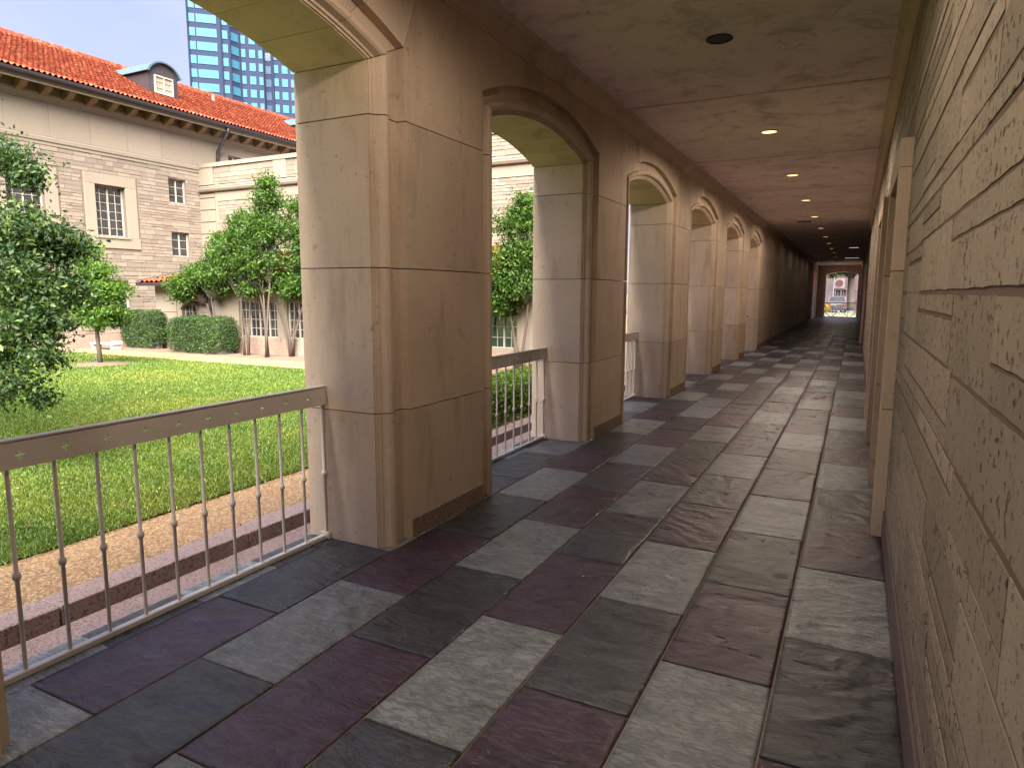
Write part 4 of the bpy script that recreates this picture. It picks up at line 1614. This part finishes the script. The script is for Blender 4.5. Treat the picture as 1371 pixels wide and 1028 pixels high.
def myrtle(label, x, y, tips, blobs, seed, n, lean=(0, 0)):
    t = thing('crape_myrtle', label, 'tree', 'crape myrtles along the pavilion', (x, y, 0))
    tk = MB()
    rr = random.Random(seed)
    for i, (tx, ty, tz) in enumerate(tips):
        bx_, by_ = rr.uniform(-0.07, 0.07), rr.uniform(-0.07, 0.07)
        tk.tube([(bx_, by_, 0), (bx_ + tx * 0.2, by_ + ty * 0.2, tz * 0.3), (bx_ + tx * 0.5, by_ + ty * 0.5, tz * 0.6), (tx, ty, tz)], [0.038, 0.03, 0.024, 0.012], 7)
    blobs = [(b[0], tuple(q * 1.15 for q in b[1]), b[2]) for b in blobs]
    cc = crown(t, blobs, int(n * 2.1), 0.074, seed, M['leaf_myrtle'], clump=0.10, per=20, shell=0.2, flat=0.6)
    for i, c in enumerate(cc[::7]):
        tip = min(tips, key=lambda q: (Vector(q) - Vector(c)).length)
        branchy(tk, Vector(tip) * 0.82, [tuple(c)], 0.014, i, 0.06, 0.003)
    tk.build('trunk', M['bark'], t, smooth=True)


myrtle('crape myrtle leaning left over the clipped hedge, leftmost of the row', -14.36, 11.95,
       [(-0.55, 0, 1.25), (-0.9, 0.1, 1.5), (-0.3, -0.1, 1.6)],
       [((-1.1, 0, 1.72), (0.62, 0.6, 0.32), 3), ((-0.45, 0, 2.05), (0.7, 0.55, 0.32), 2.4), ((-1.0, 0, 1.9), (0.35, 0.4, 0.2), .8), ((-0.05, 0.1, 2.5), (0.42, 0.45, 0.3), 1.4), ((-0.1, 0.1, 2.85), (0.2, 0.22, 0.2), .4), ((0.1, 0, 1.85), (0.6, 0.5, 0.35), 1.8), ((-1.35, 0, 1.42), (0.35, 0.4, 0.13), .8)], 31, 9500)
myrtle('slim crape myrtle just left of the pavilion window, second of the row', -13.31, 11.75,
       [(-0.1, 0, 1.6), (0.25, 0, 1.9), (-0.35, 0.1, 1.7)],
       [((-0.1, 0, 2.15), (0.6, 0.5, 0.4), 3), ((0.0, 0, 2.75), (0.5, 0.5, 0.4), 2.4), ((-0.5, 0, 2.5), (0.4, 0.4, 0.35), 1.5), ((0.05, 0, 3.2), (0.3, 0.3, 0.3), 1.0), ((0.3, 0, 1.65), (0.5, 0.4, 0.2), 1)], 32, 7500)
myrtle('tall crape myrtle in front of the middle of the pavilion window, third of the row', -12.53, 11.6,
       [(0.0, 0, 1.8), (0.3, 0, 2.1), (-0.3, 0.1, 1.9)],
       [((0.0, 0, 2.3), (0.6, 0.5, 0.45), 3), ((0.15, 0, 3.0), (0.55, 0.5, 0.45), 2.6), ((0.25, 0, 3.6), (0.38, 0.35, 0.38), 1.3), ((0.3, 0, 4.0), (0.2, 0.2, 0.2), 0.4), ((-0.35, 0, 2.8), (0.35, 0.35, 0.35), 1.2)], 33, 8000)
myrtle('many stemmed crape myrtle nearest the first pier, fourth of the row', -12.15, 12.0,
       [(-0.5, 0, 1.5), (0.2, 0, 1.7), (0.55, 0.1, 1.6), (-0.15, -0.1, 1.7)],
       [((0.3, 0, 1.75), (0.8, 0.5, 0.4), 3), ((0.7, 0, 2.3), (0.8, 0.5, 0.45), 3), ((0.6, 0, 2.95), (0.7, 0.5, 0.4), 2), ((1.3, 0, 2.0), (0.6, 0.5, 0.5), 2), ((0.5, 0, 3.5), (0.35, 0.35, 0.25), .6)], 34, 9500)
myrtle('crape myrtle seen through the second arch, left of the two there', -6.95, 11.9,
       [(-0.3, 0, 1.3), (0.15, 0, 1.6), (-0.05, 0.1, 1.7)],
       [((-0.1, 0, 1.65), (0.7, 0.5, 0.35), 3), ((-0.05, 0, 2.15), (0.55, 0.5, 0.35), 2), ((-0.1, 0, 2.7), (0.45, 0.4, 0.3), 1.3), ((0.0, 0, 3.15), (0.3, 0.3, 0.3), .7)], 35, 7000)
myrtle('crape myrtle seen through the second arch, right of the two there', -5.95, 11.9,
       [(-0.2, 0, 1.4), (0.25, 0, 1.6), (-0.4, 0.1, 1.5)],
       [((-0.1, 0, 1.7), (0.7, 0.5, 0.4), 3), ((0.1, 0, 2.3), (0.6, 0.5, 0.35), 2), ((0.05, 0, 2.9), (0.5, 0.4, 0.35), 1.8), ((0.2, 0, 3.3), (0.3, 0.3, 0.25), .6), ((-0.4, 0, 1.3), (0.45, 0.4, 0.2), 1)], 36, 8000)


def hedge(label, x0, x1, y0, y1, h, seed, n, m, size=0.05, round_=0.12, ragged=0.03):
    t = thing('hedge', label, 'hedge', loc=((x0 + x1) / 2, (y0 + y1) / 2, 0))
    r = np.random.RandomState(seed)
    hx, hy = (x1 - x0) / 2, (y1 - y0) / 2
    a, b = 2 * hx * h, 2 * hy * h
    top = 4 * hx * hy
    pr = np.array([a, a, b, b, top * 1.2])
    pr /= pr.sum()
    fc = r.choice(5, n, p=pr)
    p = np.stack([r.uniform(-hx, hx, n), r.uniform(-hy, hy, n), r.uniform(0.02, h, n)], 1)
    p[fc == 0, 1] = -hy
    p[fc == 1, 1] = hy
    p[fc == 2, 0] = -hx
    p[fc == 3, 0] = hx
    p[fc == 4, 2] = h
    bump_ = ragged * (np.sin(p[:, 0] * 9 + seed) + np.sin(p[:, 1] * 8.0) + np.sin(p[:, 2] * 11 + p[:, 0] * 4))
    q = p.copy()
    q[:, 2] -= h / 2
    sc = 1 - round_ * ((np.abs(q[:, 0]) / hx) ** 6 * (np.abs(q[:, 2]) / (h / 2)) ** 6)
    q *= sc[:, None]
    q[:, 2] += h / 2
    q += (r.normal(0, 0.02, (n, 3)) + (bump_[:, None]) * np.sign(p - np.array([0, 0, h / 2])) * 0.5)
    q -= r.rand(n, 1) ** 3 * 0.12 * np.sign(q - np.array([0, 0, h / 2]))
    q[:, 2] = np.maximum(q[:, 2], 0.02)
    V, F = leaf_arrays(q, np.full(n, size), seed + 3, 0.4)
    link('foliage', fast_mesh('foliage', V, F, m), None, t)
    MB().box(-hx + 0.10, hx - 0.10, -hy + 0.10, hy - 0.10, 0.0, h - 0.12).build('twigs', M['bark_dark'], t)


hedge('long clipped dark green hedge standing in front of the low pavilion', -15.85, -13.9, 11.45, 12.0, 0.88, 41, 23000, M['leaf_hedge'], 0.044)
hedge('clipped dark hedge beside the bench, left of the longer hedge', -18.3, -16.75, 11.75, 12.1, 1.0, 42, 17000, M['leaf_hedge'], 0.044, 0.2)
hedge('bright yellow green box hedge outside the second arch', -4.35, -3.68, 5.75, 10.4, 0.47, 43, 26000, M['leaf_bright'], 0.038, 0.1, 0.03)

# low white bench against the far wall
bn = thing('garden_bench', 'low white bench by the path behind the young tree', 'bench', loc=(-17.95, 11.12, 0))
MB().box(-0.5, 0.5, -0.14, 0.14, 0.14, 0.17).build('seat', M['white_paint'], bn, bevel=0.006)
for x in (-0.42, 0.42):
    MB().box(x - 0.03, x + 0.03, -0.12, 0.12, 0.0, 0.14).build('leg', M['white_paint'], bn)
    if x > 0:
        MB().box(x + 0.03, x + 0.08, -0.13, 0.13, 0.17, 0.23).build('armrest', M['white_paint'], bn)


# fallen leaves on the grass and the path
rf_ = np.random.RandomState(77)
nf = 170
fx_ = -4.3 - 9 * rf_.rand(nf) ** 1.6
fx_[:25] = rf_.uniform(-4.25, -3.45, 25)
fy_ = rf_.uniform(0.8, 10.0, nf)
fp = np.stack([fx_, fy_, np.where(fx_ < -4.28, 0.028, 0.006)], 1)
V, F = leaf_arrays(fp, rf_.uniform(0.025, 0.05, nf), 78, 3.0)
V[:, 2] = np.maximum(V[:, 2], 0.003)
M['dry_leaf'] = mat_leaf('dry_leaf', (0.20, 0.13, 0.03), (0.26, 0.20, 0.05), (0.12, 0.06, 0.025), 0.6, 0.2)
tag(link('fallen_leaves', fast_mesh('fallen_leaves', V, F, M['dry_leaf'])), 'dry yellow leaves scattered over the lawn and path', 'leaves', kind='stuff')

# ------------------------------------------------------------------ bicycles
def bicycle(label, loc, rz, tilt=0.0):
    t = thing('bicycle', label, 'bicycle', loc=loc, rz=rz)
    t.rotation_euler = (tilt, 0, rz)
    R = 0.325
    for x in (-0.58, 0.58):
        w = MB()
        pts = [(x + R * math.cos(a), 0, R + R * math.sin(a)) for a in [2 * math.pi * i / 28 for i in range(29)]]
        w.tube(pts, 0.027, 7, cap=False)
        wo = w.build('wheel', M['rubber'], t, smooth=True)
        sp = MB()
        for i in range(12):
            a = 2 * math.pi * i / 12
            sp.tube([(x, 0.015 * (-1) ** i, R), (x + 0.31 * math.cos(a), 0, R + 0.31 * math.sin(a))], 0.0022, 4)
        sp.tube([(x, -0.05, R), (x, 0.05, R)], 0.02, 8)
        sp.build('spokes', M['steel'], wo)
    f = MB()
    bb, seat, head, hl = (-0.06, 0, 0.30), (-0.22, 0, 0.78), (0.38, 0, 0.80), (0.42, 0, 0.66)
    for a, b, r in ((bb, seat, .022), (seat, head, .022), (bb, hl, .026), (head, hl, .024)):
        f.tube([a, b], r, 8)
    for s in (-0.045, 0.045):
        f.tube([bb, (-0.58, s, R)], 0.011, 6)
        f.tube([(-0.21, 0, 0.74), (-0.58, s, R)], 0.010, 6)
    f.build('bike_frame', M['black_paint'], t, smooth=True)
    fk = MB()
    for s in (-0.05, 0.05):
        fk.tube([(0.42, s * 0.6, 0.66), (0.47, s, 0.5), (0.58, s, R)], 0.012, 6)
    fk.build('fork', M['black_paint'], t)
    hb = MB().tube([head, (0.36, 0, 0.92)], 0.014, 8)
    hb.tube([(0.30, -0.30, 0.94), (0.36, -0.22, 0.955), (0.38, 0, 0.93), (0.36, 0.22, 0.955), (0.30, 0.30, 0.94)], 0.013, 8)
    hb.build('handlebar', M['black_paint'], t, smooth=True)
    sd_ = MB().tube([seat, (-0.25, 0, 0.90)], 0.013, 8)
    sd_.add([(-0.40, -0.08, 0.91), (-0.40, 0.08, 0.91), (-0.12, 0.02, 0.91), (-0.12, -0.02, 0.91), (-0.40, -0.07, 0.95), (-0.40, 0.07, 0.95), (-0.12, 0.015, 0.935), (-0.12, -0.015, 0.935)],
            [(0, 1, 2, 3), (4, 7, 6, 5), (0, 4, 5, 1), (1, 5, 6, 2), (2, 6, 7, 3), (3, 7, 4, 0)])
    sd_.build('saddle', M['rubber'], t)
    ck = MB().tube([(-0.06, -0.06, 0.30), (-0.06, 0.06, 0.30)], 0.02, 8)
    ck.tube([(-0.06, 0.06, 0.30), (0.08, 0.07, 0.20)], 0.01, 6).tube([(-0.06, -0.06, 0.30), (-0.20, -0.07, 0.40)], 0.01, 6)
    ck.box(0.03, 0.13, 0.06, 0.14, 0.19, 0.21).box(-0.25, -0.15, -0.14, -0.06, 0.39, 0.41)
    ck.tube([(-0.06 + 0.09 * math.cos(a), 0.045, 0.30 + 0.09 * math.sin(a)) for a in [2 * math.pi * i / 14 for i in range(15)]], 0.006, 5, cap=False)
    ck.build('crank', M['steel'], t)
    return t


bicycle('black bicycle parked across the lit arch at the far end of the corridor', (-0.95, 53.2, 0.0), 0.0)
bicycle('bicycle leaning in the sixth arch with its handlebar showing beside the pier', (-2.86, 18.85, 0.0), math.pi / 2, 0.0)

# ------------------------------------------------------------------ the street end beyond the far arch; tree shade put into wall, sign and car colours
M['end_bounce'] = mat_plain('beige_bounce', (0.22, 0.18, 0.145), 0.85, var=0.15)
sheet('end_bounce_ground', -12, 8, 51.7, 56.0, 0.0, M['end_bounce'])  # added beige ground that bounces warmer light onto the end wall
sheet('far_lawn', -30, 30, 56.0, 60, 0.02, M['lawn'])
M['asphalt'] = mat_plain('asphalt', (0.055, 0.055, 0.058), 0.9, var=0.2, scale=10)
sheet('road', -60, 60, 60.5, 72, 0.01, M['asphalt'])
er = thing('end_railing', 'dark iron railing across the arch at the far end of the corridor', 'railing')
MB().box(-1.9, 0.06, 51.5, 51.54, 0.93, 0.98).build('handrail', M['black_paint'], er)
for i in range(5):
    x = -1.86 + i * 0.47
    MB().box(x - 0.01, x + 0.01, 51.51, 51.53, 0, 0.93).build('baluster', M['black_paint'], er)
M['sign_white'] = mat_plain('shaded_white_board', (0.13, 0.125, 0.13), 0.6, bump=0)  # white darkened to stand in for shade under the trees
M['pink_wall'] = mat_plain('pale_pink_render', (0.17, 0.135, 0.145), 0.8, var=0.06)  # pink and brick tones carry the tree shade in their colour
M['brick'] = mat_plain('mauve_brick', (0.06, 0.034, 0.038), 0.85, var=0.35, scale=6)
MB().box(-3.9, -2.12, 75, 75.5, 0, 9).build('pale_wall', M['pink_wall'])
tag(bpy.data.objects['pale_wall'], 'tall pale pink wall seen at the left through the far arch', 'wall')
bb_ = thing('brick_building', 'mauve brick building with grey windows seen through the far arch', 'building', loc=(0, 78, 0))
wall_with_holes(MB(), 'y', 0, 0.5, -2.1, 10, 0, 9, [(-1.95, -1.5, 1.05, 2.05), (-1.42, -0.95, 1.05, 2.05), (-0.87, -0.4, 1.05, 2.05)]).build('wall', M['brick'], bb_)
for a in (-1.95, -1.42, -0.87):
    window(bb_, 'y', a, a + 0.46, 1.05, 2.05, 0, 2, 2, depth=0.1, frame='sign_white')
for z_ in (1.0, 2.07):
    MB().box(-2.1, 10, -0.06, 0.0, z_ - 0.04, z_ + 0.0).build('stone_band', M['sign_white'], bb_)
sg = thing('wall_sign', 'white square sign with a red disc on the brick building through the far arch', 'sign', loc=(-1.63, 77.93, 2.68))
M['sign_red'] = mat_plain('shaded_red', (0.06, 0.02, 0.02), 0.5, bump=0)  # red darkened too, the shade is in the colour
MB().box(-0.5, 0.5, 0, 0.05, -0.5, 0.5).build('sign_board', M['sign_white'], sg)
MB().prism([(0.37 * math.cos(a), 0.37 * math.sin(a)) for a in [2 * math.pi * i / 24 for i in range(24)]], -0.02, -0.002, 'y').build('red_disc', M['sign_red'], sg)
# parked car seen from behind
car = thing('parked_car', 'silver car with red tail lights parked beyond the far arch', 'car', loc=(-1.45, 66, 0.0))
M['silver'] = mat_plain('silver_paint', (0.05, 0.044, 0.05), 0.35, metal=0.2, bump=0)  # darker than silver: tree shade is put into the paint colour
M['tail'] = mat_plain('tail_light_red', (0.16, 0.012, 0.01), 0.3, bump=0)
body = [(-2.0, 0.25), (-2.05, 0.6), (-2.0, 0.85), (-1.5, 0.92), (-1.0, 1.35), (0.3, 1.38), (1.0, 0.95), (1.9, 0.82), (2.0, 0.5), (1.95, 0.25)]
MB().prism([(a, b) for a, b in body], -0.75, 0.75, 'x').build('body', M['silver'], car, bevel=0.05)
MB().add([(-0.62, -1.46, 0.97), (0.62, -1.46, 0.97), (0.52, -1.06, 1.31), (-0.52, -1.06, 1.31)], [(0, 1, 2, 3)]).build('rear_window', M['glass'], car, fix=False)
for s in (-1, 1):
    MB().box(s * 0.45, s * 0.72, -2.08, -2.0, 0.62, 0.82).build('tail_light', M['tail'], car)
    for yy in (-1.3, 1.3):
        MB().tube([(s * 0.6, yy, 0.3), (s * 0.76, yy, 0.3)], 0.3, 16).build('wheel', M['rubber'], car)
stt = thing('street_tree', 'broad dark tree trunk standing outside the far arch, right of the sign', 'tree', loc=(-0.46, 72.5, 0))
k_ = MB().tube([(0, 0, 0), (0.0, 0, 1.0), (-0.05, 0, 2.5), (-0.1, 0, 4.5)], [0.42, 0.33, 0.31, 0.28], 12)
stcc = crown(stt, [((-0.7, -1, 3.75), (1.6, 0.8, 0.35), 2), ((0.2, -2, 5.6), (4.5, 6, 1.2), 9), ((-1.6, -2.0, 3.3), (0.4, 0.4, 0.35), 0.5)], 14000, 0.16, 51, M['leaf_oak'], clump=0.16, per=14)
branchy(k_, (-0.1, 0, 3.0), [tuple(c) for c in stcc[::25]], 0.05, 9, 0.2, 0.01)
k_.build('trunk', M['bark_dark'], stt, smooth=True)
fl = thing('flower_bush', 'yellow flowering bush at the left foot of the far arch', 'bush', loc=(-2.25, 60.2, 0))
pts, _ = clump_points([((0, 0, 0.42), (0.45, 0.35, 0.38), 1)], 1400, 61, clump=0.08, per=10)
V, F = leaf_arrays(pts, np.full(len(pts), 0.09), 62)
link('foliage', fast_mesh('foliage', V, F, M['leaf_yellow']), None, fl)
